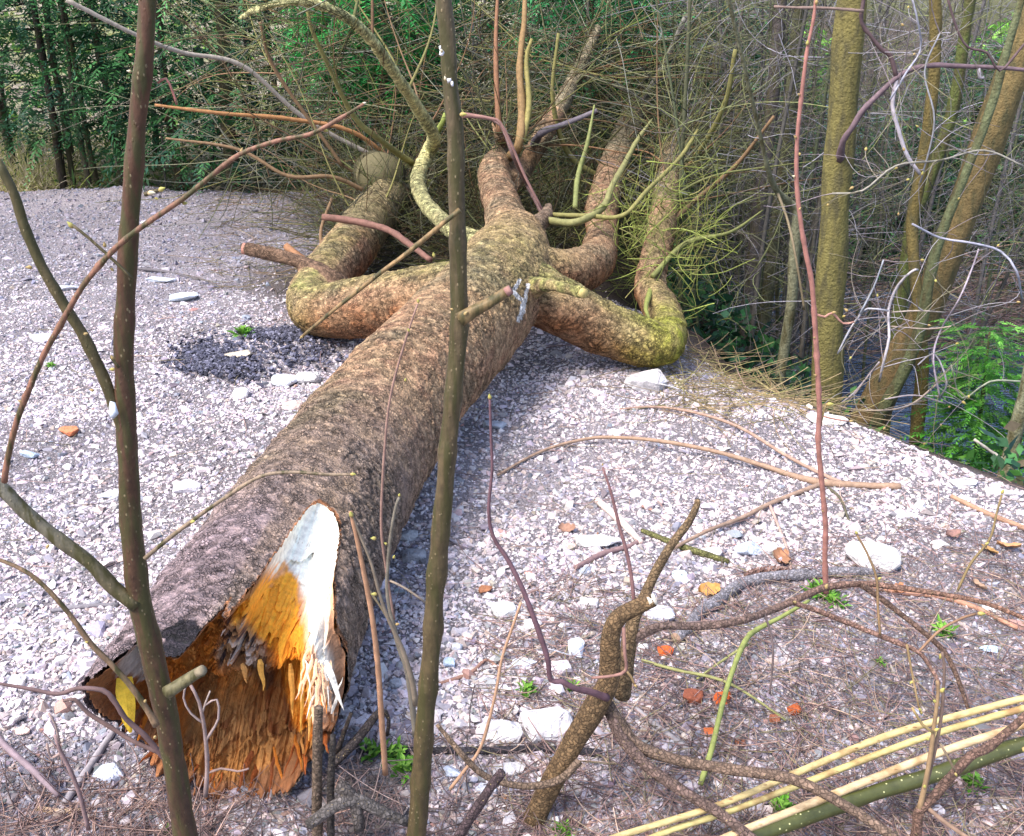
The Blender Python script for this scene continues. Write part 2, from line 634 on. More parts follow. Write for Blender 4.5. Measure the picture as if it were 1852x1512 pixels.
def ground_samples(m, x0, x1, y0, y1):
    px, py = rng.uniform(x0, x1, m), rng.uniform(y0, y1, m)
    u, v = (px - CX) / FPX, (py - CY) / FPX
    d = np.stack([u, cp - v * sp, -sp - v * cp], 1)
    t = -CAM_H / d[:, 2]
    P = ORG + d * t[:, None]
    P[:, 2] = H(P[:, 0], P[:, 1])
    return P, px, py


PAL = np.array([[.60, .57, .62], [.66, .63, .66], [.42, .40, .44], [.30, .30, .35], [.26, .29, .38], [.50, .41, .40], [.56, .48, .45],
                [.13, .125, .15], [.40, .33, .27], [.34, .14, .08], [.74, .72, .74]])
PAL = PAL * [1.05, .99, .99]
PAL = PAL * .62 + np.array([.40, .37, .40]) * .32
WT = {'mid': [3, 2.6, 2, 1.2, .9, 1.3, 1.2, .9, .6, .04, 1.4], 'crest': [3, 3, 1, .6, .5, 2.2, 2.4, .3, .8, .05, 2.6],
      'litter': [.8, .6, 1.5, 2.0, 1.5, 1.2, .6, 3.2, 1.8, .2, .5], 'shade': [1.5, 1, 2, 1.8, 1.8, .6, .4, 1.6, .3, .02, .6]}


def pebbles(m, box, lo=0.95):
    P, px, py = ground_samples(m, *box)
    d = (P[:, 0] - np.interp(P[:, 1], EY, EX)) * 0.84
    ok = (d < 0.12) & (P[:, 1] < 9.5) & (P[:, 1] > 0.9) & (rng.uniform(size=m) > .93 * under_crown(P[:, 0], P[:, 1]))
    P, px, py = P[ok], px[ok], py[ok]
    D = P[:, 1] * cp + CAM_H * sp
    s = np.exp(rng.normal(math.log(0.0062), 0.5, len(P)))
    s = np.clip(np.maximum(s, lo * D / 995), 0.003, 0.03)
    z = np.full(len(P), 0)
    nz = fbm(P[:, 0], P[:, 1], 2.2) * 0.35
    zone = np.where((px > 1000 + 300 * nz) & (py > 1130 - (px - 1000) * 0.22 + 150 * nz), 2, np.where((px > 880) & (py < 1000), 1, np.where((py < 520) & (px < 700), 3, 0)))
    zone = np.where((px < 900) & (py > 1330 + 60 * nz), 2, zone)
    C = np.zeros((len(P), 3))
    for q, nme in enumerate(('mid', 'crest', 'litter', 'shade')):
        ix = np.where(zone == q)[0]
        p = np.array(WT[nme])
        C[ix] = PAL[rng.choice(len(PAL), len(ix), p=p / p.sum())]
    s = np.where(zone == 2, s * 0.72, s)
    C = np.clip(C * (1 + rng.normal(0, .14, (len(P), 1))) + rng.normal(0, .012, (len(P), 3)), 0.02, 0.85)
    damp_shade = smooth(.35, .9, fbm(P[:, 0] * 1.7 + 2, P[:, 1] * 1.7, 1.3) + .3 * rng.normal(size=len(P))) * .45
    damp_shade = np.maximum(damp_shade, .48 * smooth(4.6, 8.0, P[:, 1] + .4 * np.sin(P[:, 0] * 2.3)) * smooth(1.5, -1, P[:, 0]))  # far-left gravel darkened and blued: tree shade painted into the pebbles
    C = C * (1 - damp_shade[:, None] * [1, .96, .85])
    hum = np.exp(-(((px - 660) / 95) ** 2 + ((py - 1450) / 95) ** 2) ** 2) * .85       # dark humus beside the broken end
    C = C + (np.array([.055, .045, .042]) - C) * hum[:, None]
    P[:, 2] += s * rng.uniform(-.35, .2, len(P))
    return P, s, C


mb = MB()
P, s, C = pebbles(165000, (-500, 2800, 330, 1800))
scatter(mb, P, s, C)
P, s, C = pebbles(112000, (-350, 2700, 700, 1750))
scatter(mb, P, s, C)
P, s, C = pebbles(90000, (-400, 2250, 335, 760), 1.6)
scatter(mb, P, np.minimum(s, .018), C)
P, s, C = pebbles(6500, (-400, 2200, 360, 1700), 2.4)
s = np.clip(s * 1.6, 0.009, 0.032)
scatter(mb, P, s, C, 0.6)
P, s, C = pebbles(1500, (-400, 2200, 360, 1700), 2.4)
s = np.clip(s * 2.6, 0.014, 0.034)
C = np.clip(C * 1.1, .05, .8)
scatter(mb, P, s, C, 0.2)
tag(mb.build('gravel', M_pebble, smooth_shade=False), 'pale grey and lilac crushed stone gravel covering the clearing', 'gravel', kind='stuff')

mb = MB()
blobs = [(520, 608, 42, 11, 620), (470, 606, 26, 8, 160), (378, 655, 46, 22, 950), (430, 672, 55, 15, 300), (350, 668, 26, 14, 220), (560, 640, 60, 20, 200), (450, 640, 90, 40, 260)]
for bx, by, sx, sy, m in blobs:
    px, py = rng.normal(bx, sx * .6, m), rng.normal(by, sy * .6, m)
    u, v = (px - CX) / FPX, (py - CY) / FPX
    d = np.stack([u, cp - v * sp, -sp - v * cp], 1)
    P = ORG + d * (-CAM_H / d[:, 2])[:, None]
    P[:, 2] = H(P[:, 0], P[:, 1]) + 0.014
    scatter(mb, P, rng.uniform(0.008, 0.017, m), pick([[.05, .052, .08], [.08, .08, .12], [.03, .03, .045], [.14, .14, .19]], m, .3))
tag(mb.build('cinder_gravel', M_pebble, smooth_shade=False), 'patch of near black cinders beside the left bent limb', 'cinders', kind='stuff')

# ------------------------------------------------------------------ the fallen tree
def chain(nodes, step=0.03):
    P = [G(a, b, z) if z < 1.6 else PY(a, b, z) for a, b, z, r in nodes]   # third value: height, or distance when over 1.6
    R = [rm(r, p) for p, (a, b, z, r) in zip(P, nodes)]
    return spline(P, R, step)


TR = [(405, 1255, .25, 214), (520, 1030, .26, 168), (640, 832, .265, 132), (752, 682, .30, 111), (868, 560, .36, 97), (915, 490, .42, 86), (930, 440, .46, 60), (932, 412, .49, 36)]
CH = {
    'trunk': TR,
    'left': [(880, 520, .40, 52), (790, 535, .33, 58), (700, 550, .24, 58), (620, 560, .17, 53), (575, 560, .15, 47), (562, 535, .17, 42), (590, 500, .20, 45), (632, 450, .25, 46), (672, 395, .30, 43), (708, 350, .35, 36), (735, 312, .4, 20)],
    'right': [(930, 510, .40, 56), (1000, 548, .34, 53), (1070, 585, .24, 49), (1140, 612, .17, 47), (1192, 622, .15, 41), (1208, 600, .16, 34), (1195, 560, .18, 33), (1176, 520, .22, 30), (1186, 460, .36, 27), (1200, 390, .48, 25), (1212, 310, .62, 21), (1226, 230, .75, 12)],
    'rear': [(930, 480, .44, 50), (990, 490, .41, 44), (1040, 490, .38, 42), (1076, 472, .37, 37), (1088, 430, .38, 29), (1090, 370, .46, 29), (1114, 290, .56, 26), (1146, 205, 8.5, 22), (1170, 120, 9.0, 18), (1185, 30, 9.5, 10)],
    'top': [(928, 450, .46, 52), (915, 395, .52, 37), (900, 345, .57, 31), (893, 312, .62, 29), (910, 285, .66, 25), (918, 270, .68, 19), (905, 243, 6.55, 12), (893, 222, 6.6, 6)],
    'grey': [(920, 330, .55, 22), (950, 300, .57, 17), (985, 240, 7.0, 17), (1020, 180, 7.4, 15), (1055, 110, 7.8, 12), (1082, 50, 8.1, 7)],
    'arch': [(905, 450, .44, 26), (868, 438, .45, 19), (835, 425, .47, 17), (798, 398, .51, 15), (762, 355, .56, 14), (757, 315, .62, 14), (775, 275, .7, 13), (784, 245, 6.4, 12.5), (755, 195, 6.05, 11.5), (715, 135, 5.6, 10.5), (665, 65, 5.25, 9.5), (610, 22, 5.05, 8.5), (540, 2, 4.95, 8), (470, 15, 4.9, 6), (430, 35, 4.9, 4)],
    'knob': [(940, 445, .46, 34), (968, 410, .51, 18), (986, 392, .53, 15), (992, 372, .56, 8)],
    'stub_left': [(612, 520, .2, 26), (592, 500, .26, 17), (545, 475, .31, 13.5), (495, 461, .34, 13), (443, 450, .37, 12.5)],
    'stub_right': [(965, 520, .45, 20), (990, 515, .5, 12), (1020, 521, .52, 11), (1054, 530, .53, 10.5)],
}
B0, B1 = G(*TR[0][:3]), G(*TR[1][:3])
AX = (B0 - B1) / np.linalg.norm(B0 - B1)
UX = np.cross([0, 0, 1.0], AX)
UX = -UX / np.linalg.norm(UX) if UX[0] < 0 else UX / np.linalg.norm(UX)
VX = np.cross(UX, AX)
VX = VX if VX[2] > 0 else -VX
R0, R1 = rm(TR[0][3], B0), rm(TR[1][3], B1)
L01 = np.linalg.norm(B0 - B1)
# where the bark ends round the broken end: picture points of its edge turned into (angle, station) on the trunk's surface
RIM = [(190, 1245), (200, 1212), (218, 1172), (238, 1156), (262, 1150), (306, 1180), (322, 1197), (346, 1199), (372, 1192), (388, 1165), (402, 1130), (411, 1108), (417, 1088), (425, 1052), (449, 1017), (477, 997), (497, 965), (521, 925), (556, 908),
       (584, 908), (608, 927), (617, 965), (612, 1017), (606, 1072), (608, 1128), (622, 1163), (630, 1190)]


def pix(P):
    d = P - ORG
    zf = d[..., 1] * cp - d[..., 2] * sp
    yu = d[..., 1] * sp + d[..., 2] * cp
    return CX + FPX * d[..., 0] / zf, CY - FPX * yu / zf


_t, _s = np.meshgrid(np.radians(np.arange(-20, 215, 0.5)), np.arange(-.22, .8, .004), indexing='ij')
_r = R0 + (R1 - R0) * _s / L01
_p = B0 - AX * _s[..., None] + _r[..., None] * (np.cos(_t)[..., None] * UX + np.sin(_t)[..., None] * VX)
_px, _py = pix(_p)
_nrm = np.cos(_t)[..., None] * UX + np.sin(_t)[..., None] * VX
_vis = ((ORG - _p) * _nrm).sum(-1) > -0.02
_sa, _sv = [], []
for qx, qy in RIM:
    e = (_px - qx) ** 2 + (_py - qy) ** 2 + np.where(_vis, 0, 1e6)
    k_ = np.unravel_index(e.argmin(), e.shape)
    _sa.append(np.degrees(_t[k_])); _sv.append(_s[k_])
_o = np.argsort(_sa)
_sa = np.concatenate([np.array(_sa)[_o], [205, 230, 255, 280, 305, 325, 338]])
_sv = np.concatenate([np.array(_sv)[_o], [.0, -.03, -.045, -.05, -.03, .0, .02]])
_o = np.argsort(_sa)
_sa, _sv = _sa[_o], _sv[_o]
_m = _sa < 339
_sa, _sv = _sa[_m], _sv[_m]


_gx = np.arange(-20, 340, .5)
_gy = np.interp(_gx, _sa, _sv, period=360)
_k = np.ones(13) / 13
_gy = np.convolve(np.r_[_gy[-6:], _gy, _gy[:6]], _k, 'valid')


def hash1(t, k):
    """smooth 1-D noise in [-1, 1]"""
    tab = np.random.default_rng(k).uniform(-1, 1, 512)
    i = np.floor(t).astype(int)
    f = t - i
    f = f * f * (3 - 2 * f)
    return tab[i % 512] * (1 - f) + tab[(i + 1) % 512] * f


def s_end(th):
    d = (np.degrees(th) + 20) % 360 - 20
    return np.interp(d, _gx, _gy, period=360) + 0.007 * hash1(d / 4.0 + 30, 3) + 0.004 * hash1(d / 2.0 + 90, 4) + 0.03 * hash1(d / 3 + 11, 5) * ((d > 200) & (d < 340))


ch = {}
for k_, nodes in CH.items():
    ch[k_] = chain(nodes)
P, R = ch['trunk']
ext = 0.26
P = np.concatenate([(P[0] + AX * ext)[None], P])
R = np.concatenate([[R[0] * 1.02], R])
ch['trunk'] = (P, R)
src = MB()
for k_, (P, R) in ch.items():
    tube(src, P, R, (1, 1, 1), n=20)
tmp = src.build('tree_source', M_bark)
md = tmp.modifiers.new('r', 'REMESH')
md.mode = 'VOXEL'
md.voxel_size = 0.0095
md2 = tmp.modifiers.new('s', 'SMOOTH')
md2.factor = 0.5
md2.iterations = 5
md3 = tmp.modifiers.new('d', 'SUBSURF')
md3.subdivision_type = 'SIMPLE'
md3.levels = 1
md3.render_levels = 1
dg = bpy.context.evaluated_depsgraph_get()
ev = tmp.evaluated_get(dg)
me = ev.to_mesh()
nv, nf = len(me.vertices), len(me.polygons)
V = np.zeros(nv * 3, np.float32)
me.vertices.foreach_get('co', V)
V = V.reshape(-1, 3).astype(float)
NN = np.zeros(nv * 3, np.float32)
me.vertex_normals.foreach_get('vector', NN)
NN = NN.reshape(-1, 3).astype(float)
lt = np.zeros(nf, np.int32)
me.polygons.foreach_get('loop_total', lt)
lv = np.zeros(len(me.loops), np.int32)
me.loops.foreach_get('vertex_index', lv)
assert (lt == 4).all()
FQ = lv.reshape(-1, 4)
ev.to_mesh_clear()
bpy.data.objects.remove(tmp)

names = list(ch)
cp_, cr_, co_, ct_ = [], [], [], []
for q, k_ in enumerate(names):
    P, R = ch[k_]
    L = np.r_[0, np.cumsum(np.linalg.norm(np.diff(P, axis=0), axis=1))]
    cp_.append(P); cr_.append(R); co_.append(np.full(len(P), q)); ct_.append(L / L[-1])
cp_, cr_, co_, ct_ = map(np.concatenate, (cp_, cr_, co_, ct_))
own = np.zeros(nv, int)
tpar = np.zeros(nv)
for a in range(0, nv, 6000):
    dd = np.linalg.norm(V[a:a + 6000, None] - cp_[None], axis=2) - cr_[None]
    ix = dd.argmin(1)
    own[a:a + 6000] = co_[ix]
    tpar[a:a + 6000] = ct_[ix]


def vnoise(V, f, o=0.0, oct=3):
    return np.array([mnoise.fractal((p[0] * f + o, p[1] * f - o, p[2] * f + 2 * o), 0.9, 2.0, oct) for p in V])


n_lo, n_mid, n_hi = vnoise(V, 4.5, 1), vnoise(V, 14, 5), vnoise(V, 42, 9)
thick = np.minimum(1, 0.25 + np.array([ch[k_][1].max() for k_ in names])[own] / 0.16)
# bark plates: cells wider round the trunk than along it, each with its own level, parted by cracks
ca, sa_ = math.cos(0.38), math.sin(0.38)
q1 = (V[:, 0] * ca - V[:, 1] * sa_) * 27 + n_mid * .55
q2 = (V[:, 0] * sa_ + V[:, 1] * ca) * 44 + n_hi * .45
q3 = V[:, 2] * 30 + n_mid * .4
crack, lev = np.zeros(nv), np.zeros(nv)
for q in range(nv):
    dd_, pp_ = mnoise.voronoi((q1[q], q2[q], q3[q]))
    crack[q] = dd_[1] - dd_[0]
    lev[q] = math.sin(pp_[0][0] * 12.9 + pp_[0][1] * 78.2 + pp_[0][2] * 37.7)
plate = smooth(.02, .26, crack)
scaly = smooth(-.35, .15, n_lo + .3 * n_mid)          # smoother bark in between
bump = np.zeros(nv)
kn = np.random.default_rng(17)
for q in range(34):                                  # knots and old branch scars
    c0 = V[kn.integers(0, nv)]
    rr_ = kn.uniform(.02, .05)
    d2 = ((V - c0) ** 2).sum(1) / rr_ ** 2
    bump += kn.uniform(.006, .014) * (np.exp(-d2) - .7 * np.exp(-d2 * 9))
Vd = V + NN * ((0.006 * n_lo + 0.0042 * n_mid + 0.002 * n_hi + bump * .8 + (.0042 * (plate - .6) + .0022 * lev) * (.35 + .65 * scaly)) * thick)[:, None]
# stations of the butt end
rel = B0 - V
st = rel @ AX
th = np.arctan2(-(rel @ VX), -(rel @ UX)) % (2 * np.pi)
isT = own == 0
cut = isT & (st < s_end(th)) & (st < 0.75)
# swollen, ridged butt
vn = n_lo[:, None]
up = NN[:, 2]
lerp = lambda a, b, t: a + (np.asarray(b) - a) * np.clip(t, 0, 1)[:, None]
Cb = np.tile(np.array([.46, .30, .175]), (nv, 1))
Cb = lerp(Cb, [.45, .25, .15], n_mid * 0.9 + 0.25)
Cb = lerp(Cb, [.28, .24, .16], n_lo * .8 + 0.0)
fb = smooth(1.55, 0.75, st)
Cb = np.where((isT)[:, None], lerp(Cb, [.275, .21, .18], fb * (0.75 + 0.3 * n_mid)), Cb)
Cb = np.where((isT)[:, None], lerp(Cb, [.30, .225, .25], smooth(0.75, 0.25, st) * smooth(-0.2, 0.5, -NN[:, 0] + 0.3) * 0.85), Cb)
Cb = np.where((isT)[:, None], lerp(Cb, [.14, .12, .055], smooth(0.1, 0.8, n_lo + 0.2) * smooth(0.5, 1.1, st) * smooth(2.0, 1.3, st) * 0.35), Cb)
_pvx, _pvy = pix(V)
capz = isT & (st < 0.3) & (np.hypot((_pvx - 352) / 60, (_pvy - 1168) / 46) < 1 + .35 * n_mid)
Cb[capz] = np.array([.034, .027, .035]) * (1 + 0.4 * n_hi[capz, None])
lip = isT & (st < s_end(th) + 0.014) & (_pvx > 405) & (_pvy < 1180)
Cb[lip] = np.array([.40, .17, .075]) * (1 + 0.4 * n_hi[lip, None])
lim = np.isin(own, [1, 2, 3])
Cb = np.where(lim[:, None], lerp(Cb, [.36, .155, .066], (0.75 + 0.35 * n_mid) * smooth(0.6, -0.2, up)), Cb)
farl = np.isin(own, [1, 2, 3, 5]) & (tpar > 0.55)
Cb = np.where(farl[:, None], lerp(Cb, [.27, .225, .13], 0.75 + 0.2 * n_mid), Cb)
fr = np.isin(own, [3, 5]) & (tpar > 0.5)
Cb = np.where(fr[:, None], lerp(Cb, [.38, .33, .22], 0.7 + 0.2 * n_mid), Cb)
# moss and algae: on the crotch, on the limbs' upper sides, on the elbows
wx = V[:, 0]
moss = np.zeros(nv)
crot = G(925, 480, .5)
moss += np.exp(-(((V - crot) / [0.34, 0.62, 0.4]) ** 2).sum(1)) * smooth(0.0, 0.7, up) * 0.6
moss += (np.isin(own, [1, 2]) & (tpar < 0.5)) * smooth(0.55, 0.95, up) * 0.55
el = G(1203, 612, .17)
moss_el = np.exp(-(((V - el) / [0.2, 0.3, 0.25]) ** 2).sum(1)) * (own == 2)
el2 = G(548, 555, .15)
moss += np.exp(-(((V - el2) / [0.12, 0.22, 0.25]) ** 2).sum(1)) * (own == 1) * 0.7
moss += (np.isin(own, [6, 9])) * (0.75 + 0.3 * n_mid)
moss += ((own == 1) & (tpar > 0.5)) * 0.25
Cb = lerp(Cb, [.36, .34, .12], moss * (0.85 + 0.5 * n_mid))
Cb = lerp(Cb, [.38, .40, .05], moss_el * (.8 + 0.4 * n_mid))
Cb = np.where((own == 6)[:, None], lerp(Cb, [.56, .53, .25], .85 + .2 * n_mid) * (1 + .5 * smooth(.25, .45, tpar))[:, None], Cb)  # outer arch painted lighter to make up for shade on it
Cb = lerp(Cb, [.22, .135, .09], (own == 8) * 0.9)
Cb = lerp(Cb, [.19, .15, .125], (own == 7) * 0.6)
Cb = np.clip(Cb * (1 + 0.16 * n_hi[:, None] + .16 * (lev * scaly)[:, None]) * (1 - .5 * (1 - plate) * (.35 + .65 * scaly))[:, None], 0.015, 0.9)
# dribbles of white droppings on the upper trunk
for path in ([(938, 508), (928, 530), (945, 545), (938, 580)], [(955, 515), (948, 545), (942, 575)]):
    for q0, q1 in zip(path[:-1], path[1:]):
        for t in np.linspace(0, 1, 14):
            px, py = q0[0] + (q1[0] - q0[0]) * t, q0[1] + (q1[1] - q0[1]) * t
            d = ray(px, py)
            w_ = V - ORG
            tt = (w_ @ d) / (d @ d)
            dist = np.linalg.norm(w_ - tt[:, None] * d, axis=1)
            hit = (dist < 0.0085) & (tt < np.min(np.where(dist < 0.012, tt, 99)) + 0.08)
            Cb[hit] = [.78, .78, .80]

B_loc = tuple(G(640, 850, 0.0))
fallen = thing('fallen_tree', 'large fallen tree lying on gravel with splintered orange broken trunk end', 'tree', B_loc)
parts = {'trunk': 'trunk', 'left': 'limb', 'right': 'limb', 'rear': 'limb', 'top': 'limb', 'grey': 'branch', 'arch': 'branch', 'knob': 'branch_stub', 'stub_left': 'branch_stub', 'stub_right': 'branch_stub'}
fown = own[FQ].max(1)
fown = np.where((own[FQ] == 0).any(1), 0, own[FQ[:, 0]])
for q, k_ in enumerate(names):
    F = FQ[fown == q]
    if k_ == 'trunk':
        F = F[~cut[F].all(1)]
    used = np.unique(F)
    mp_ = np.full(nv, -1)
    mp_[used] = np.arange(len(used))
    m_ = MB()
    m_.add(Vd[used], mp_[F], Cb[used])
    o = m_.build(parts[k_], M_bark, fallen)
    # keep the joints seamless: shade with the normals of the whole surface
    me = o.data
    nn = NN[used]
    if k_ != 'trunk':
        try:
            me.normals_split_custom_set_from_vertices([tuple(v) for v in nn])
        except Exception:
            pass
    if k_ == 'right': o['label'] = 'bent limb with bright yellow green algae on its elbow'
    if k_ == 'left': o['label'] = 'thick bent limb of flaky orange brown bark'
    if k_ == 'arch': o['label'] = 'thin green branch curving up and over'
    if k_ == 'stub_right': o['label'] = 'short sawn yellow green stub'
    if k_ == 'stub_left': o['label'] = 'reddish brown stub with cut end'

# torn wood of the broken end
nth, nr = 720, 190
TH, RH = np.meshgrid(np.linspace(0, 2 * np.pi, nth, endpoint=False), np.linspace(0, 1, nr) ** 0.8, indexing='ij')
CXX, CYY = RH * np.cos(TH), RH * np.sin(TH)
DG = np.degrees(TH)
SE = s_end(TH)
_rs = np.random.default_rng(5)
seeds = np.stack([_rs.uniform(-1.05, 1.05, 2600), _rs.uniform(-1.05, 1.05, 2600)], 1)
seedh = _rs.uniform(-1, 1, 2600)
flat = np.stack([CXX.ravel(), CYY.ravel()], 1)
wob = flat + 0.02 * np.stack([np.sin(flat[:, 1] * 40), np.cos(flat[:, 0] * 37)], 1)
cl = np.concatenate([((wob[a:a + 3000, None] - seeds[None]) ** 2).sum(2).argmin(1) for a in range(0, len(wob), 3000)]).reshape(TH.shape)
ch_ = seedh[cl]
seed2 = np.stack([_rs.uniform(-1.05, 1.05, 160), _rs.uniform(-1.05, 1.05, 160)], 1)
cl2 = np.concatenate([((wob[a:a + 9000, None] - seed2[None]) ** 2).sum(2).argmin(1) for a in range(0, len(wob), 9000)]).reshape(TH.shape)
ch2 = _rs.uniform(-1, 1, 160)[cl2]
fib = hash1(CXX * 34 + 70, 21) * 0.6 + hash1(CXX * 80 + 7, 22) * .6
base = 0.03 + 0.02 * CYY
hi = smooth(0.05, 0.3, SE)                        # the long scar on the upper right
g = smooth(0.40, 1.0, RH) ** 1.15
gl = smooth(0.86, 1.0, RH)
Fs = base + (SE - base) * (g * hi + gl * (1 - hi))
arch = 0.73 + 0.05 * np.sin(np.radians(DG) * 8 + 1.0) + 0.02 * hash1(DG / 3, 12)
inner = hi * smooth(0.012, -0.012, RH - arch) * (RH > 0.2)
Fs = Fs + 0.045 * inner
# rotten hollow: an overhanging lip, a deep dark back and a fibrous floor sloping out to the lower rim
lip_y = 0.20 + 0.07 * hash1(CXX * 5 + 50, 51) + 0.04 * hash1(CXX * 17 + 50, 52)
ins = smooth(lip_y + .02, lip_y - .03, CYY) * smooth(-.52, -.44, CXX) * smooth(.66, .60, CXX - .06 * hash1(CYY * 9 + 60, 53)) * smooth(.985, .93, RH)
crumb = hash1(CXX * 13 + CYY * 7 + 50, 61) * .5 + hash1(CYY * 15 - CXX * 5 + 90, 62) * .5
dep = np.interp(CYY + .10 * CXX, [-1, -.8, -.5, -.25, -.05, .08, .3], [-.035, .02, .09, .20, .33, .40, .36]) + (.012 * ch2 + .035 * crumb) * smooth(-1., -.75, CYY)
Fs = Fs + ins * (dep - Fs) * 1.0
insl = smooth(.35, .25, CYY) * smooth(-.60, -.66, CXX) * smooth(-.96, -.90, -RH * 1.0 + 0 * CXX) * 0
hol = np.exp(-(((CXX + .76) / .15) ** 2 + ((CYY + .12) / .42) ** 2) ** 2)
Fs = Fs + .10 * hol
calm = hi * smooth(.60, .78, RH)
Fs = Fs + (0.016 * ch_ + .026 * ch2) * (1 - gl) * (1 - .85 * calm) * (1 - .75 * ins) + 0.012 * fib * smooth(.1, .3, RH) * (1 - gl * .8)
Fs = np.where(RH > 0.995, np.minimum(Fs, SE + 0.004), Fs)
rad = R0 + (R1 - R0) * np.clip(Fs / L01, -0.2, 1.2)
rr = rad * 0.968 * RH * (1 + 0.010 * fib * RH)
W = B0 - AX * Fs[..., None] + rr[..., None] * (np.cos(TH)[..., None] * UX + np.sin(TH)[..., None] * VX)
wpx, wpy = pix(W)
wpx = wpx + 5 * ch_ + 5 * fib
wpy = wpy + 9 * ch_ + 6 * ch2


def zone(poly, soft=6):
    poly = np.array(poly, float)
    inside = np.zeros(wpx.shape, bool)
    dmin = np.full(wpx.shape, 1e9)
    for q in range(len(poly)):
        (x0, y0), (x1, y1) = poly[q], poly[(q + 1) % len(poly)]
        if y0 != y1:
            inside ^= ((y0 > wpy) != (y1 > wpy)) & (wpx < (x1 - x0) * (wpy - y0) / (y1 - y0) + x0)
        t = np.clip(((wpx - x0) * (x1 - x0) + (wpy - y0) * (y1 - y0)) / ((x1 - x0) ** 2 + (y1 - y0) ** 2), 0, 1)
        dmin = np.minimum(dmin, np.hypot(wpx - x0 - t * (x1 - x0), wpy - y0 - t * (y1 - y0)))
    return smooth(-soft, soft, np.where(inside, dmin, -dmin))


cream, orange, brown, tan, pink = map(np.array, ([.93, .88, .78], [.70, .215, .02], [.12, .03, .006], [.54, .25, .07], [.85, .50, .30]))
mixc = lambda a, b, t: a + (b - a) * np.clip(t, 0, 1)[..., None]
C = orange * (.8 + 0.22 * ch_[..., None] + 0.15 * fib[..., None])
C = mixc(C, tan, smooth(0.0, .7, ch2 + 0.3 * ch_) * 0.7)
C = mixc(C, brown, smooth(.5, -.8, ch2 + .5 * ch_) * .45)
C = mixc(C, np.array([.34, .17, .06]) * (1 + .3 * fib[..., None] + .45 * ch2[..., None] + .3 * crumb[..., None]), ins * smooth(.24, .06, Fs) * .88)
C = mixc(C, brown * 1.1, ins * smooth(.0, .6, -crumb + .5 * ch_) * .8)
C = mixc(C, np.array([.42, .17, .035]), ins * smooth(-.62, -.85, CYY) * .5)
C = mixc(C, brown * .3, ins * smooth(.15, .27, Fs) * .97)  # deep back near black: the hollow's shade put into the wood colour
C = mixc(C, brown * .35, ins * smooth(lip_y - .16, lip_y - .05, CYY) * .9)  # shade under the overhanging lip painted on the wood
C = mixc(C, np.array([.30, .10, .02]), hol * .7)
C = mixc(C, np.array([.95, .40, .03]) * (1 + .2 * fib[..., None]), zone([(425, 1060), (470, 1040), (490, 1050), (515, 1025), (540, 1040), (546, 1120), (542, 1200), (510, 1190), (470, 1150), (415, 1120)]) * .9)
C = mixc(C, np.array([.85, .31, .025]) * (1 + .3 * fib[..., None]), zone([(500, 1180), (545, 1120), (580, 1180), (575, 1300), (540, 1320), (520, 1260)]) * .7)
C = mixc(C, pink * (1 + .12 * fib[..., None]), zone([(410, 1125), (418, 1080), (440, 1020), (480, 985), (520, 1005), (515, 1035), (488, 1045), (465, 1030), (440, 1050), (428, 1080)]) * .9)
C = mixc(C, pink * (1 + .15 * fib[..., None]), zone([(540, 1030), (610, 1000), (615, 1150), (632, 1190), (612, 1290), (580, 1320), (556, 1200), (546, 1110)]) * .85)
C = mixc(C, cream * (.97 + .12 * fib[..., None]), zone([(556, 895), (605, 905), (625, 960), (612, 1010), (598, 1060), (588, 1130), (604, 1200), (606, 1290), (592, 1280), (570, 1180), (556, 1100), (545, 1045), (515, 1022), (488, 1030), (474, 1000), (500, 950)]))
fl = smooth(.72, .8, np.abs(hash1(CXX * 120 + 9, 71)) * (.6 + .4 * hash1(Fs * 60 + 500, 72)))
C = mixc(C, np.array([.40, .28, .18]), fl * hi * smooth(.55, .7, RH) * .7)
C = mixc(C, np.array([.84, .82, .78]), zone([(205, 1225), (218, 1165), (262, 1150), (262, 1225)]))
rot = zone([(390, 1180), (410, 1120), (445, 1120), (490, 1190), (470, 1215), (400, 1205)], 12)
C = mixc(C, np.array([.42, .24, .12]), rot * .8)
C = mixc(C, np.array([.08, .05, .05]), rot * smooth(.2, .5, ch_ + .4 * fib))
C = mixc(C, np.array([.55, .45, .38]), rot * smooth(-.5, -.8, ch_))
C = mixc(C, np.array([.05, .025, .015]), zone([(455, 1205), (490, 1195), (500, 1235), (470, 1245)], 8) * .8)
C = mixc(C, np.array([.20, .09, .045]), smooth(0.88, .95, RH) * (1 - hi) * 0.8)
m_ = MB()
i = np.arange(nth)[:, None]
j = np.arange(nr - 1)[None]
i2 = (i + 1) % nth
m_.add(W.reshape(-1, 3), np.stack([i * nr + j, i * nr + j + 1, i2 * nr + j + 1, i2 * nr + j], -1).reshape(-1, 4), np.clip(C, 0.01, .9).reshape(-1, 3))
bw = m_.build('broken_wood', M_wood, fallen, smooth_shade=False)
bw['label'] = 'splintered cream and orange heartwood around a rotten hollow'


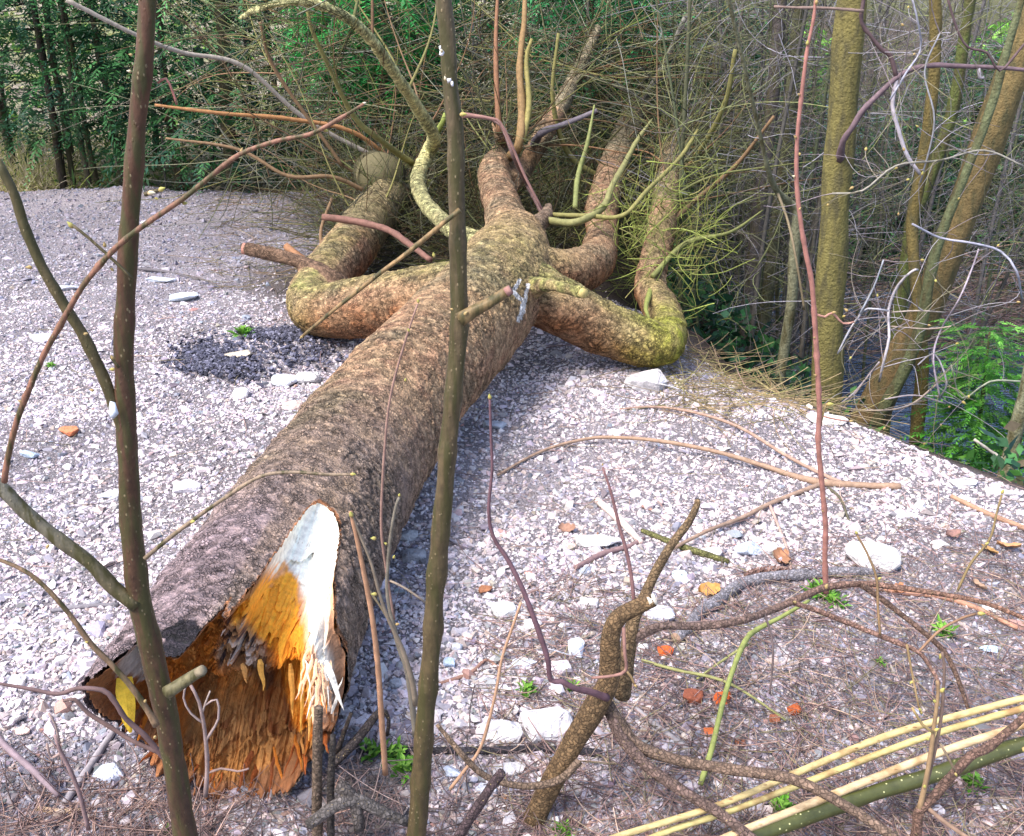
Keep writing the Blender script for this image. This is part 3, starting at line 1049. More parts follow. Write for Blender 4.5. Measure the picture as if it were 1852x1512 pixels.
def shard(P, w, c, parent, name='splinter', thickn=0.3):
    P = np.asarray(P, float)
    k = len(P)
    T = np.gradient(P, axis=0)
    S = np.cross(T, P - ORG)
    S /= np.linalg.norm(S, axis=1, keepdims=True)
    Nn = np.cross(S, T)
    Nn /= np.linalg.norm(Nn, axis=1, keepdims=True)
    w = np.asarray(w)[:, None]
    Vv = np.stack([P + S * w, P + Nn * w * thickn, P - S * w, P - Nn * w * thickn], 1).reshape(-1, 3)
    i = np.arange(k - 1)[:, None] * 4
    j = np.arange(4)[None]
    F = np.stack([i + j, i + (j + 1) % 4, i + 4 + (j + 1) % 4, i + 4 + j], -1).reshape(-1, 4)
    m = MB()
    m.add(Vv, [F, np.array([[0, 1, 2, 3], [4 * k - 1, 4 * k - 2, 4 * k - 3, 4 * k - 4]])], c)
    return m.build(name, M_wood, parent, smooth_shade=False)


def endp(deg, rho, s):
    a = math.radians(deg)
    r = (R0 + (R1 - R0) * s / L01) * rho
    return B0 - AX * s + r * (math.cos(a) * UX + math.sin(a) * VX)


def spl(p0, p1, w0, c, bend=(0, 0, 0)):
    n = 7
    t = np.linspace(0, 1, n)[:, None]
    P = p0 + (p1 - p0) * t + np.array(bend) * (t ** 2)
    shard(P + rng.normal(0, .0015, (n, 3)), w0 * .62 * np.array([.5, 1, .95, .8, .6, .35, .06]), c, fallen)


WH, YE, OR = (.82, .78, .70), (.85, .55, .05), (.6, .27, .05)
y0 = PY(228, 1232, B0[1] - 0.03)
shard([PY(225, 1225, B0[1] - .02), PY(226, 1250, B0[1] - .035), PY(230, 1280, B0[1] - .04), PY(233, 1305, B0[1] - .04), PY(236, 1325, B0[1] - .035)], [.016, .019, .017, .012, .003], YE, fallen, thickn=.25)
def spx(a, b, w0, c, y0=0.0, y1=-.03, bend=(0, 0, 0)):
    spl(PY(a[0], a[1], B0[1] + y0), PY(b[0], b[1], B0[1] + y1), w0, c, bend)


spx((592, 1195), (618, 1282), .012, WH, -.02, -.05, (.006, 0, -.005))
spx((600, 1290), (618, 1225), .006, WH, -.03, -.04)
spx((575, 1090), (562, 1200), .012, WH, .10, .01)
spx((596, 1060), (585, 1180), .010, (.8, .62, .45), .12, .02)
spx((548, 1180), (545, 1330), .010, (.62, .30, .05), .02, -.03)
spx((562, 1200), (560, 1340), .012, (.70, .38, .10), .0, -.035)
spx((525, 1200), (530, 1300), .010, OR, .0, -.03)
spx((590, 1230), (572, 1330), .012, (.75, .5, .32), -.02, -.04)
spx((300, 1135), (262, 1165), .009, WH, .05, .0)
spx((430, 1110), (400, 1150), .008, (.75, .6, .52), .05, .01)
spx((470, 1190), (478, 1250), .011, (.6, .3, .06), .0, -.02)
spx((440, 1200), (446, 1235), .010, tan, .0, -.02)
for q in range(40):
    dgr = rng.uniform(0, 28)
    st0 = rng.uniform(.0, .2)
    spl(endp(dgr, rng.uniform(.7, .95), st0), endp(dgr - rng.uniform(4, 16), rng.uniform(.75, .97), st0 - rng.uniform(.06, .14)), rng.uniform(.003, .008), pick([cream, pink, pink, orange], 1)[0])
for q in range(34):
    dgr = rng.uniform(195, 345)
    spl(endp(dgr, rng.uniform(.75, .96), .04), endp(dgr + rng.uniform(-8, 8), rng.uniform(.8, 1.0), rng.uniform(-.075, -.03)), rng.uniform(.004, .012), pick([orange * .7, tan * .8, brown * 1.5, brown * 2.2], 1)[0])

# thinner branches of the crown
OLV, GRN, BRN, PUR, ORB, GRY = (.19, .175, .06), (.21, .25, .06), (.17, .105, .055), (.17, .10, .10), (.33, .16, .065), (.20, .19, .17)
BR = [
    ([(748, 298, .62, 6), (690, 255, 5.9, 5.5), (640, 210, 5.7, 5), (590, 110, 5.5, 4), (560, 40, 5.4, 3.5), (556, -20, 5.4, 3)], OLV),
    ([(985, 398, .52, 7.5), (1040, 402, .55, 7), (1090, 375, .6, 6.5), (1108, 335, .68, 6), (1128, 300, .72, 5.5), (1152, 255, 6.3, 4.5), (1180, 215, 6.5, 1.8)], (.19, .185, .075)),
    ([(988, 388, .53, 4.5), (1060, 390, .56, 4.5), (1125, 390, .6, 4), (1170, 345, .7, 4), (1230, 285, 5.9, 4), (1262, 235, 6.1, 3)], OLV),
    ([(982, 388, .54, 4.5), (955, 335, .62, 4.5), (930, 285, 5.5, 4), (905, 225, 5.6, 3.5), (870, 210, 5.6, 3)], (.14, .085, .08)),
    ([(916, 290, .66, 9), (938, 262, 6.3, 8), (944, 200, 6.4, 7.5), (940, 120, 6.5, 6.5), (948, 40, 6.6, 5), (950, -20, 6.7, 4)], (.23, .145, .065)),
    ([(945, 255, 6.3, 6), (957, 190, 6.4, 5.5), (952, 110, 6.5, 4.5), (962, 70, 6.5, 3)], (.23, .20, .07)),
    ([(903, 240, 6.5, 6), (898, 150, 6.6, 5), (897, 70, 6.7, 4), (900, -10, 6.8, 3)], (.22, .11, .06)),
    ([(958, 275, .64, 8), (980, 240, 6.7, 7), (1020, 225, 6.7, 5), (1080, 200, 6.7, 4)], (.14, .12, .14)),
    ([(1040, 375, .5, 5), (1045, 320, .62, 5), (1062, 260, 6.3, 4), (1075, 190, 6.4, 1.6)], (.175, .195, .07)),
    ([(778, 470, .4, 5.5), (738, 440, .42, 6), (700, 415, .44, 6.5), (640, 400, .46, 6.5), (583, 392, .48, 6)], (.17, .085, .065)),
    ([(560, 480, .2, 8), (535, 460, .24, 8), (518, 446, .27, 7)], (.24, .12, .06)),
    ([(1090, 480, .38, 4.5), (1050, 490, .40, 4.5)], (.2, .14, .09)),
    ([(787, 244, 6.8, 6), (800, 222, 6.7, 5), (806, 205, 6.7, 4)], GRN),
    ([(1178, 520, .25, 6), (1168, 560, .26, 4), (1180, 585, .2, 2)], (.20, .22, .06)),
    ([(660, 345, 6.6, 4), (600, 320, 6.5, 4), (520, 318, 6.4, 3.5), (430, 270, 6.4, 3), (300, 250, 6.4, 2)], BRN),
    ([(735, 312, .45, 4.5), (640, 240, 7.2, 4), (520, 215, 7.0, 4), (400, 205, 6.8, 3.5), (280, 190, 6.7, 2.5)], ORB),
    ([(735, 312, .45, 4), (560, 220, 7.2, 4), (440, 120, 7.0, 4), (330, 95, 6.8, 4), (250, 65, 6.6, 4), (120, 0, 6.4, 4)], (.30, .26, .22)),
    ([(620, 300, 7.0, 3.5), (500, 130, 6.9, 3.5), (470, 40, 6.8, 3)], BRN),
    ([(590, 480, .2, 4), (580, 420, .35, 3), (600, 360, .48, 3)], BRN),
    ([(1200, 350, 6.6, 6), (1260, 280, 6.4, 5), (1310, 190, 6.2, 5), (1330, 90, 6.1, 4)], OLV),
    ([(1195, 420, .45, 6), (1260, 360, 6.0, 5), (1330, 300, 5.9, 4), (1400, 210, 5.8, 3)], BRN),
    ([(1180, 500, .3, 5), (1240, 440, .42, 5), (1320, 420, .46, 3), (1380, 380, .52, 1.4)], (.17, .18, .06)),
    ([(1150, 200, 8.4, 7), (1200, 120, 8.2, 6), (1240, 30, 8.0, 5)], GRY),
    ([(1100, 330, 7.2, 6), (1030, 280, 7.1, 5), (1000, 180, 7.0, 4), (1010, 60, 7.0, 3)], OLV),
]
for q in range(56):   # more of the same, bowing out of the limbs
    k_ = ('left', 'right', 'rear', 'top', 'grey', 'arch')[q % 6]
    P, R = ch[k_]
    a = int(len(P) * rng.uniform(.55, .98))
    p = P[a]
    sx = -1 if k_ in ('left', 'arch') else 1
    dirv = np.array([[sx * rng.uniform(-.3, 1.2), rng.uniform(-.1, .9), rng.uniform(0.1, .9)]])
    c_ = curls(p[None], dirv, np.array([rng.uniform(.7, 1.7)]), 9, .95, .05)[0]
    c_[:, 2] = np.maximum(c_[:, 2], 0.05)
    m_ = MB()
    PP, RR = spline(c_, np.linspace(rng.uniform(.006, .010), .0014, 9), .06)
    tube(m_, PP, RR, pick([OLV, (.16, .17, .06), BRN, (.20, .11, .055), (.12, .12, .055)], 1, .2)[0] * .75, 5)
    m_.build('branch', M_twig, fallen)
for nodes, c_ in BR:
    P, R = chain(nodes, .04)
    m_ = MB()
    tube(m_, P, R, c_, 7, rough=.08)
    m_.build('branch', M_twig, fallen)
# dense small stuff of the crown lying between the limbs
# sawn faces of the stubs
for k_, c_ in (('stub_left', (.34, .16, .12)), ('stub_right', (.45, .36, .14))):
    P, R = ch[k_]
    m_ = MB()
    d = (P[-1] - P[-3]) / np.linalg.norm(P[-1] - P[-3])
    tube(m_, np.array([P[-1] - d * .02, P[-1] + d * .012]), np.array([R[-1] * .86, R[-1] * .84]), c_, 14)
    m_.build('cut_face', M_cut, fallen)

# the fine twigs of the crown
m_ = MB()
P0, D0, L0, C0 = [], [], [], []
TWP = np.array([OLV, (.19, .20, .065), GRN, (.13, .105, .05), (.20, .12, .055), (.17, .175, .13), (.10, .115, .05), (.22, .245, .10), (.18, .18, .12)]) * .70
for k_, t0, m, out in (('left', .8, 260, -1), ('right', .66, 330, 1), ('rear', .7, 260, 1), ('top', .9, 60, 0), ('grey', .7, 80, 0), ('arch', .8, 50, -1)):
    P, R = ch[k_]
    ii = (len(P) * rng.uniform(t0, .99, m)).astype(int)
    P0.append(P[ii] + rng.normal(0, .06, (m, 3)) * [1, 1, .6])
    D0.append(np.stack([rng.normal(.5 * out, .9, m), rng.normal(.1, .7, m), rng.normal(.2, .7, m)], 1))
    L0.append(rng.uniform(.2, .8, m))
m = 1050
P0.append(np.stack([rng.uniform(-2.0, 1.7, m), rng.uniform(7.4, 9.4, m), rng.uniform(.05, 1.35, m)], 1))
D0.append(np.stack([rng.normal(0, .9, m), rng.normal(0, .4, m), rng.normal(.3, .6, m)], 1))
L0.append(rng.uniform(.3, 1.1, m))
m = 2600
P0.append(np.stack([rng.uniform(-1.3, .9, m), rng.uniform(6.2, 8.6, m), rng.uniform(.0, .32, m)], 1))
D0.append(np.stack([rng.normal(0, .9, m), rng.normal(0, .5, m), rng.normal(.2, .5, m)], 1))
L0.append(rng.uniform(.2, .7, m))
m = 260                                     # bright green tuft at the right elbow
pc = G(1190, 450, .35)
P0.append(pc + rng.normal(0, 1, (m, 3)) * [.16, .25, .18])
D0.append(np.stack([rng.normal(0, .9, m), rng.normal(-.1, .4, m), rng.normal(.4, .6, m)], 1))
L0.append(rng.uniform(.15, .4, m))
ncol = [len(a) for a in P0]
P0, D0, L0 = np.concatenate(P0), np.concatenate(D0), np.concatenate(L0)
C0 = pick(TWP, len(P0), .25) * np.where(rng.uniform(size=(len(P0), 1)) < .22, 1.35, .62)
C0[-2860:-260] *= .7
C0[-260:] = pick([GRN, (.22, .26, .06), OLV], 260, .25)
P_ = curls(P0, D0, L0, 9, 1.15, .05)
P_[:, :, 2] = np.maximum(P_[:, :, 2], H(P_[:, :, 0], P_[:, :, 1]) + .01)
rb = rng.uniform(.0018, .0042, len(P0))
tubes(m_, P_, rb[:, None] * np.linspace(1, .55, 9)[None], C0, 3)
m = 900                                      # long crossing twigs
pl = np.stack([rng.uniform(-2.1, 1.9, m), rng.uniform(7.2, 9.4, m), rng.uniform(.15, 1.4, m)], 1)
dl = np.stack([rng.normal(0, 1, m), rng.normal(0, .35, m), rng.normal(.1, .55, m)], 1)
cl_ = curls(pl, dl, rng.uniform(.7, 1.8, m), 11, .7, -.1)
cl_[:, :, 2] = np.maximum(cl_[:, :, 2], .03)
tubes(m_, cl_, np.linspace(1, .4, 11)[None] * rng.uniform(.0028, .0058, m)[:, None], pick([OLV, (.13, .10, .055), (.12, .13, .055), (.09, .085, .06), (.20, .20, .12), (.17, .10, .055), (.15, .155, .13)], m, .25) * .8, 4)
sel = rng.integers(0, len(P0), 2400)         # side twigs
kk = rng.integers(2, 7, 2400)
Pb = P_[sel, kk]
Db = P_[sel, kk] - P_[sel, kk - 1]
Db = Db / (np.linalg.norm(Db, axis=1, keepdims=True) + 1e-9) + rng.normal(0, .6, (2400, 3))
tubes(m_, curls(Pb, Db, rng.uniform(.08, .35, 2400), 6, .8, .1), np.linspace(1, .6, 6)[None] * rng.uniform(.0012, .0022, 2400)[:, None], C0[sel], 3)
tw = m_.build('twigs', M_twig, fallen)
tw['kind'] = 'stuff'

# ------------------------------------------------------------------ saplings and shrubs near the camera
RS = 1.0     # scale of the pixel radii below


def stem_pts(nodes, y0):
    """nodes (px, py, rpx[, dy]) on the upright plane Y = y0 (+dy)"""
    P = [PY(n[0], n[1], y0 + (n[3] if len(n) > 3 else 0)) for n in nodes]
    return P, [rm(n[2] * RS, p) for n, p in zip(nodes, P)]


def knobs(P, R, spacing, amp, seed):
    r = np.random.default_rng(seed)
    L = np.r_[0, np.cumsum(np.linalg.norm(np.diff(P, axis=0), axis=1))]
    out = R.copy()
    for q in np.arange(r.uniform(.2, 1) * spacing, L[-1], spacing):
        q += r.normal(0, spacing * .12)
        out = out * (1 + amp * np.exp(-((L - q) / (R * 0.9)) ** 2))
    return out


def stem(parent, name, nodes, y0, mat, c, n=10, sp=.0, amp=.12, root=False, step=.012, c2=None, ground=False):
    P, R = stem_pts(nodes, y0) if not ground else ([G(*q[:2], q[3]) for q in nodes], None)
    if ground:
        R = [rm(q[2] * RS, p) for q, p in zip(nodes, P)]
    if root:
        p = np.array(P[0]) + (np.array(P[0]) - np.array(P[1])) * 0.02
        gz = float(H(p[0], p[1]))
        d = (np.array(P[0]) - np.array(P[1]))
        d /= np.linalg.norm(d)
        k = min((p[2] - gz + 0.03) / max(0.3, -d[2]), 1.5)
        P = [P[0] + d * k] + list(P)
        R = [R[0] * 1.15] + list(R)
    P, R = spline(P, R, step)
    if sp:
        R = knobs(P, R, sp, amp, int(abs(P[0][0] * 1e4)) % 9999)
    m = MB()
    cc = np.asarray(c, float)
    if c2 is not None:
        t = np.linspace(0, 1, len(P))[:, None]
        cc = cc * (1 - t) + np.asarray(c2) * t
    tube(m, P, R, cc, n, rough=.05)
    return m.build(name, mat, parent)


_bud = {}


def bud(parent, p, size, direction, key='green'):
    """a pointed leaf bud; copies share one mesh per colour"""
    if key not in _bud:
        m = MB()
        t = np.linspace(0, 1, 7)
        prof = np.array([.5, .85, 1.0, .88, .62, .32, .02]) * .31
        c = {'green': (.34, .36, .08), 'white': (.62, .60, .48), 'tan': (.30, .22, .10)}[key]
        tube(m, np.stack([0 * t, 0.05 * np.sin(t * 3), t], 1), prof, np.linspace(0, 1, 7)[:, None] * np.array(c) + (1 - np.linspace(0, 1, 7))[:, None] * np.array([.36, .25, .10]), 8)
        o = m.build('bud', M_bud)
        o.parent = parent
        _bud[key] = o.data
    else:
        o = bpy.data.objects.new('bud', _bud[key])
        COL.objects.link(o)
        o.parent = parent
    o.location = Vector(p) - parent.location
    o.scale = (size,) * 3
    o.rotation_euler = Vector(direction).to_track_quat('Z', 'Y').to_euler()
    return o


def buds(parent, lst, y0):
    for px, py, s, dx, dy, key in lst:
        p = PY(px, py, y0 - .004)
        bud(parent, p, rm(s, p), (dx, -.25, dy), key)


RED, DRED, OLB, GYB = (.12, .045, .024), (.055, .030, .017), (.075, .058, .024), (.16, .14, .10)
# the left sapling, rooted just outside the bottom of the frame
RS = .82
b = PY(345, 1640, 1.35)
S1 = thing('sapling', 'reddish brown sapling with pale dots crossing in front of the broken trunk end', 'sapling', (b[0], 1.35, float(H(b[0], 1.35))))
stem(S1, 'stem', [(338, 1530, 24), (318, 1400, 24), (300, 1290, 25), (270, 1160, 24.5), (252, 1080, 24), (238, 960, 23), (230, 800, 22), (224, 650, 21), (228, 520, 20.5), (235, 400, 20), (248, 230, 20), (262, 90, 20), (270, -60, 20)], 1.35, M_stem, DRED, 14, .11, .10, True, c2=(.080, .036, .019))
stem(S1, 'branch', [(248, 1095, 18), (205, 1062, 16), (160, 1015, 15.5), (105, 975, 15), (50, 930, 15), (5, 885, 15), (-40, 850, 14)], 1.34, M_stem, OLB, 12, .09, .08, c2=(.15, .14, .11))
stem(S1, 'branch', [(230, 800, 13), (212, 750, 12.5), (190, 690, 12.5), (155, 615, 12), (118, 555, 12), (80, 490, 11.5), (48, 420, 11), (25, 350, 10.5), (-5, 290, 10)], 1.345, M_stem, OLB, 12, .10, .12)
stem(S1, 'twig', [(8, 872, 7), (12, 840, 6.5), (28, 770, 6.5), (52, 705, 6.5), (80, 640, 6.5), (108, 590, 6.5), (148, 520, 6.5), (190, 468, 6.5), (228, 432, 6.5), (268, 402, 6.5), (330, 360, 6), (380, 320, 6), (432, 280, 5.5), (500, 255, 5.2), (560, 243, 5), (612, 216, 4.5), (658, 188, 3.5)], 1.30, M_stem, (.21, .10, .065), 8, .075, .25)
stem(S1, 'twig', [(283, 1312, 8), (272, 1292, 7), (240, 1245, 6.5), (200, 1200, 6), (165, 1165, 6), (125, 1110, 5.5), (80, 1060, 5), (40, 1030, 4.5), (-20, 1005, 4)], 1.31, M_stem, (.19, .12, .07), 8, .06, .2)
stem(S1, 'twig', [(262, 1010, 5), (300, 978, 5), (350, 940, 4.8), (400, 905, 4.5), (470, 862, 4.2), (530, 854, 4), (590, 858, 3.8), (640, 858, 3.5)], 1.31, M_stem, (.22, .16, .11), 7, .07, .2)
stem(S1, 'twig', [(240, 505, 3.5), (215, 480, 3.5), (188, 455, 3.5), (160, 430, 3.5), (132, 408, 3.2)], 1.30, M_stem, OLB, 7)
stem(S1, 'twig', [(285, 150, 3), (300, 142, 3), (312, 165, 3), (320, 190, 3)], 1.36, M_stem, (.3, .12, .1), 6)
stem(S1, 'twig', [(215, 665, 4), (205, 652, 3.5), (200, 645, 3)], 1.33, M_stem, OLB, 6)
stem(S1, 'twig', [(262, 352, 5), (275, 347, 5), (292, 344, 4.5)], 1.32, M_stem, OLB, 6)
stb = stem(S1, 'branch_stub', [(302, 1252, 15), (325, 1238, 13), (350, 1222, 12.5), (366, 1213, 12.5)], 1.325, M_stem, (.13, .115, .06), 12)
P, R = stem_pts([(358, 1217, 11, -.026), (367.5, 1211, 11, -.028)], 1.35)
m = MB(); tube(m, np.array(P), R, (.22, .18, .12), 12); m.build('cut_face', M_cut, stb)
stem(S1, 'twig', [(300, 1375, 6), (262, 1330, 6), (228, 1300, 6), (205, 1265, 6), (185, 1248, 5.5), (140, 1245, 5), (105, 1255, 5), (50, 1245, 4), (-10, 1235, 3.5)], 1.42, M_twig, (.12, .075, .075), 7)
stem(S1, 'twig', [(290, 1362, 5), (240, 1340, 5), (200, 1315, 5), (160, 1290, 5), (135, 1265, 4.5), (115, 1268, 3)], 1.44, M_twig, (.16, .10, .09), 7)
buds(S1, [(655, 190, 10, .8, .5, 'white'), (584, 235, 11, .9, -.2, 'green'), (437, 277, 12, .3, .8, 'tan'), (330, 368, 11, 1, .1, 'green'), (325, 365, 10, .6, .6, 'white'), (190, 447, 11, .1, 1, 'tan'), (200, 485, 9, .6, -.6, 'tan'),
          (132, 412, 15, -.5, .8, 'green'), (205, 650, 10, -.3, .9, 'tan'), (208, 668, 11, -1, 0, 'green'), (268, 350, 16, .9, .1, 'white'), (288, 345, 15, .9, .4, 'green'), (280, 358, 8, .8, -.3, 'green'),
          (238, 130, 9, -.9, .2, 'white'), (240, 100, 8, -.9, .2, 'tan'), (58, 484, 12, -1, .1, 'tan'), (152, 605, 10, .9, .3, 'tan'), (170, 707, 9, -.9, .4, 'tan'), (40, 728, 9, -.7, .6, 'tan'), (345, 945, 11, .9, .4, 'green'),
          (634, 858, 11, 1, .1, 'green'), (88, 985, 10, -.4, -.9, 'tan'), (160, 1162, 7, -.9, .3, 'green'), (262, 1270, 9, .5, .9, 'tan'), (280, 1335, 10, .3, .6, 'tan'), (12, 870, 12, -.3, .9, 'tan')], 1.31)

# the middle sapling
RS = .93
b = PY(740, 1600, 1.48)
S2 = thing('sapling', 'olive brown speckled sapling standing in front of the middle of the trunk', 'sapling', (b[0], 1.48, float(H(b[0], 1.48))))
stem(S2, 'stem', [(752, 1530, 18), (762, 1400, 18.5), (770, 1290, 18.5), (780, 1180, 18), (788, 1060, 18), (800, 930, 18), (812, 790, 17.5), (822, 690, 17.5), (830, 590, 17), (829, 480, 16.5), (826, 360, 16), (824, 250, 17), (815, 160, 15.5), (810, 80, 15.5), (802, 0, 16), (796, -60, 16)], 1.48, M_stem, (.068, .048, .018), 14, .12, .12, True, c2=(.10, .073, .04))
st2 = stem(S2, 'branch_stub', [(832, 578, 15), (858, 562, 11.5), (890, 545, 11), (922, 524, 10.5)], 1.455, M_stem, (.17, .115, .05), 12)
P, R = stem_pts([(915, 529, 9.3), (924, 523, 9.2)], 1.45)
m = MB(); tube(m, np.array(P), R, (.28, .15, .13), 12); m.build('cut_face', M_cut, st2)
stem(S2, 'twig', [(835, 208, 6), (860, 210, 4), (890, 215, 3.2), (905, 222, 3), (925, 262, 3), (950, 320, 3), (980, 378, 2.5)], 1.46, M_twig, (.24, .13, .11), 6)
stem(S2, 'twig', [(832, 380, 5.5), (800, 405, 5), (740, 455, 4.6), (690, 492, 4.4), (640, 532, 4.2), (590, 572, 3.8), (545, 610, 3)], 1.455, M_stem, (.24, .15, .065), 7, .09, .2)
buds(S2, [(655, 522, 7, -.6, .6, 'tan'), (548, 608, 8, -.7, -.5, 'tan'), (832, 208, 14, .9, .1, 'green'), (800, 95, 9, -.6, .8, 'white'), (806, 146, 9, -.2, .9, 'white'), (840, 570, 11, .6, .7, 'tan'), (820, 560, 8, -.9, .2, 'tan'), (785, 465, 10, -.1, 1, 'green')], 1.45)
m = MB()   # white flecks of droppings on the stem
for px, py, s in ((799, 96, 7), (812, 146, 7), (818, 152, 5), (796, 86, 4)):
    p = PY(px, py, 1.462)
    V, F = hull(12, px, (1, .5, 1.6))
    m.add(V * rm(s, p) * .6 + p, F, (.75, .75, .8))
m.build('droppings', M_bud, S2)
P = PY(205, 745, 1.326)
V, F = hull(14, 3, (.7, .4, 1.9))
m = MB(); m.add(V * rm(11, P) + P, F, (.62, .68, .78)); m.build('droppings', M_bud, S1)

# slender pink stem on the right, with buds
RS = .74
b = G(1492, 1075, .18)
S3 = thing('young_shoot', 'slender pinkish shoot with small buds rising on the right past the leaning tree', 'shoot', tuple(b))
Y3 = b[1]
stem(S3, 'stem', [(1494, 1072, 7.5), (1492, 1010, 6.5), (1493, 950, 6.5), (1487, 880, 6.5), (1480, 800, 6.5), (1482, 740, 6.5), (1478, 660, 6.5), (1474, 590, 6.5), (1468, 510, 6.2), (1458, 460, 6), (1448, 400, 5.8), (1441, 330, 5.5), (1442, 250, 5.2), (1450, 170, 5), (1460, 90, 4.5), (1472, 30, 4), (1477, -30, 3.5)], Y3, M_twig, (.30, .14, .115), 8, .1, .3)
stem(S3, 'twig', [(1484, 770, 3), (1488, 750, 3), (1495, 730, 2.5)], Y3, M_twig, (.2, .15, .07), 6)
stem(S3, 'twig', [(1475, 568, 3), (1492, 573, 3), (1505, 566, 3), (1525, 585, 2.6), (1545, 582, 2.5)], Y3, M_twig, (.36, .19, .15), 6)
stem(S3, 'twig', [(1485, 752, 2.5), (1510, 758, 2.5), (1535, 762, 2)], Y3, M_twig, (.36, .19, .15), 6)
buds(S3, [(1495, 732, 13, .9, .2, 'green'), (1460, 82, 10, -.1, 1, 'green'), (1447, 172, 7, -.9, .3, 'tan'), (1440, 250, 8, -.7, .6, 'tan'), (1438, 320, 7, -.9, .3, 'white'), (1445, 380, 7, .5, .8, 'tan'), (1505, 566, 8, .8, .3, 'tan'), (1474, 612, 6, -.8, .5, 'tan'), (1476, 680, 7, -.8, .5, 'tan'), (1536, 762, 8, .9, .2, 'tan'), (1476, 8, 11, .1, 1, 'tan'), (1490, 925, 6, -.8, .5, 'tan')], Y3)

# the cut hazel-like shrub at lower right
RS = .82
b = GT(965, 1488)
SH = thing('cut_shrub', 'cut back shrub with forked brown stems at the lower right on the gravel', 'shrub', tuple(b))
yb = b[1]
stem(SH, 'stem', [(962, 1492, 24, 0), (990, 1430, 25, .01), (1020, 1375, 25, .02), (1050, 1320, 26, .03), (1080, 1272, 27, .04), (1100, 1235, 25, .05), (1104, 1190, 23, .06), (1104, 1150, 21, .06), (1118, 1118, 20, .07), (1148, 1100, 18, .08), (1182, 1084, 15, .08)], yb, M_shrub, (.16, .10, .05), 14)
P, R = stem_pts([(1172, 1088, 13.5, .078), (1186, 1083, 13.5, .08)], yb)
m = MB(); tube(m, np.array(P), R, (.55, .50, .42), 12); m.build('cut_face', M_cut, SH)
stem(SH, 'stem', [(1125, 1260, 20, .12), (1132, 1210, 18, .13), (1138, 1160, 17, .15), (1148, 1115, 14, .17), (1165, 1080, 12, .18), (1188, 1030, 11, .2), (1215, 985, 10, .22), (1245, 945, 9, .25), (1260, 915, 7.5, .28), (1262, 905, 6, .28)], yb, M_shrub, (.18, .12, .065), 12)
LB = .15
stem(SH, 'branch', [(1135, 1165, 10, LB), (1165, 1145, 11, LB), (1200, 1132, 9.5, LB), (1270, 1132, 9, LB + .02), (1340, 1122, 8.5, LB + .05), (1400, 1102, 8, .3), (1450, 1080, 8, .36), (1495, 1062, 8.5, .42), (1560, 1056, 7, .46), (1620, 1062, 6.5, .46), (1700, 1074, 6, .44), (1780, 1090, 5.5, .4), (1870, 1125, 5, .35)], yb, M_shrub, (.19, .13, .11), 10, c2=(.24, .13, .09))
stem(SH, 'branch', [(1435, 1090, 6, .34), (1480, 1105, 6, .34), (1530, 1125, 6, .33), (1580, 1145, 6, .31), (1625, 1163, 6.5, .3), (1662, 1180, 5, .28), (1685, 1210, 4, .25), (1700, 1238, 3.5, .22)], yb, M_shrub, (.24, .14, .11), 8)
stem(SH, 'branch', [(1558, 1058, 7, .44), (1590, 1080, 6.5, .42), (1635, 1115, 6, .38), (1690, 1160, 6, .33), (1715, 1190, 5.5, .3), (1735, 1235, 5, .25), (1752, 1285, 4, .2)], yb, M_shrub, (.13, .08, .06), 8)
stem(SH, 'branch', [(1098, 1275, 16, .06), (1120, 1310, 15, .04), (1150, 1345, 13.5, .02), (1200, 1368, 13, 0), (1280, 1385, 12.5, -.04), (1370, 1398, 12, -.08), (1430, 1408, 12, -.10), (1490, 1435, 11.5, -.14), (1550, 1470, 11.5, -.18), (1640, 1530, 11, -.24)], yb, M_shrub, (.17, .115, .085), 10)
stem(SH, 'branch', [(1105, 1290, 14, .05), (1125, 1335, 13.5, .02), (1170, 1385, 13, -.02), (1230, 1428, 13, -.06), (1300, 1470, 12.5, -.1), (1370, 1525, 12, -.15)], yb, M_shrub, (.15, .10, .085), 10)
stem(SH, 'branch', [(1098, 1262, 9, .02), (1070, 1252, 7.5, .0), (1040, 1245, 6.5, -.02), (1015, 1232, 6, -.03), (996, 1230, 6, -.03), (990, 1190, 6, -.03), (970, 1130, 6, -.02), (945, 1065, 5.5, -.0), (920, 1015, 5, .02), (892, 970, 4.5, .03), (884, 920, 4, .03), (890, 850, 3.5, .04), (888, 790, 3.2, .04), (886, 722, 3, .04)], yb, M_twig, (.13, .07, .085), 8)
stem(SH, 'branch', [(1048, 1375, 9, -.03), (1020, 1405, 8.5, -.05), (980, 1420, 8, -.06), (930, 1420, 7.5, -.06), (880, 1405, 7.5, -.05), (845, 1375, 7, -.04), (815, 1340, 6, -.02), (790, 1310, 4, 0)], yb, M_shrub, (.19, .13, .09), 8)
stem(SH, 'twig', [(1148, 1105, 4.5, .1), (1143, 1050, 4.5, .11), (1135, 1005, 4.2, .12), (1120, 950, 4, .13), (1105, 890, 3.2, .14), (1090, 845, 2.5, .15)], yb, M_twig, (.19, .10, .10), 7)
stem(SH, 'twig', [(1128, 1135, 4, -.0), (1130, 1180, 4, -.02), (1132, 1212, 4, -.02), (1110, 1222, 3.5, -.02), (1070, 1226, 3, -.01)], yb, M_twig, (.24, .13, .11), 7)
stem(SH, 'twig', [(1130, 1210, 3, -.02), (1142, 1225, 3, -.02), (1148, 1240, 2.5, -.02)], yb, M_twig, (.3, .2, .1), 6)
stem(SH, 'twig', [(1592, 1148, 3, .3), (1588, 1100, 3, .32), (1585, 1045, 3, .34), (1568, 1000, 2.6, .36), (1550, 968, 2.5, .37)], yb, M_twig, (.2, .13, .07), 6)
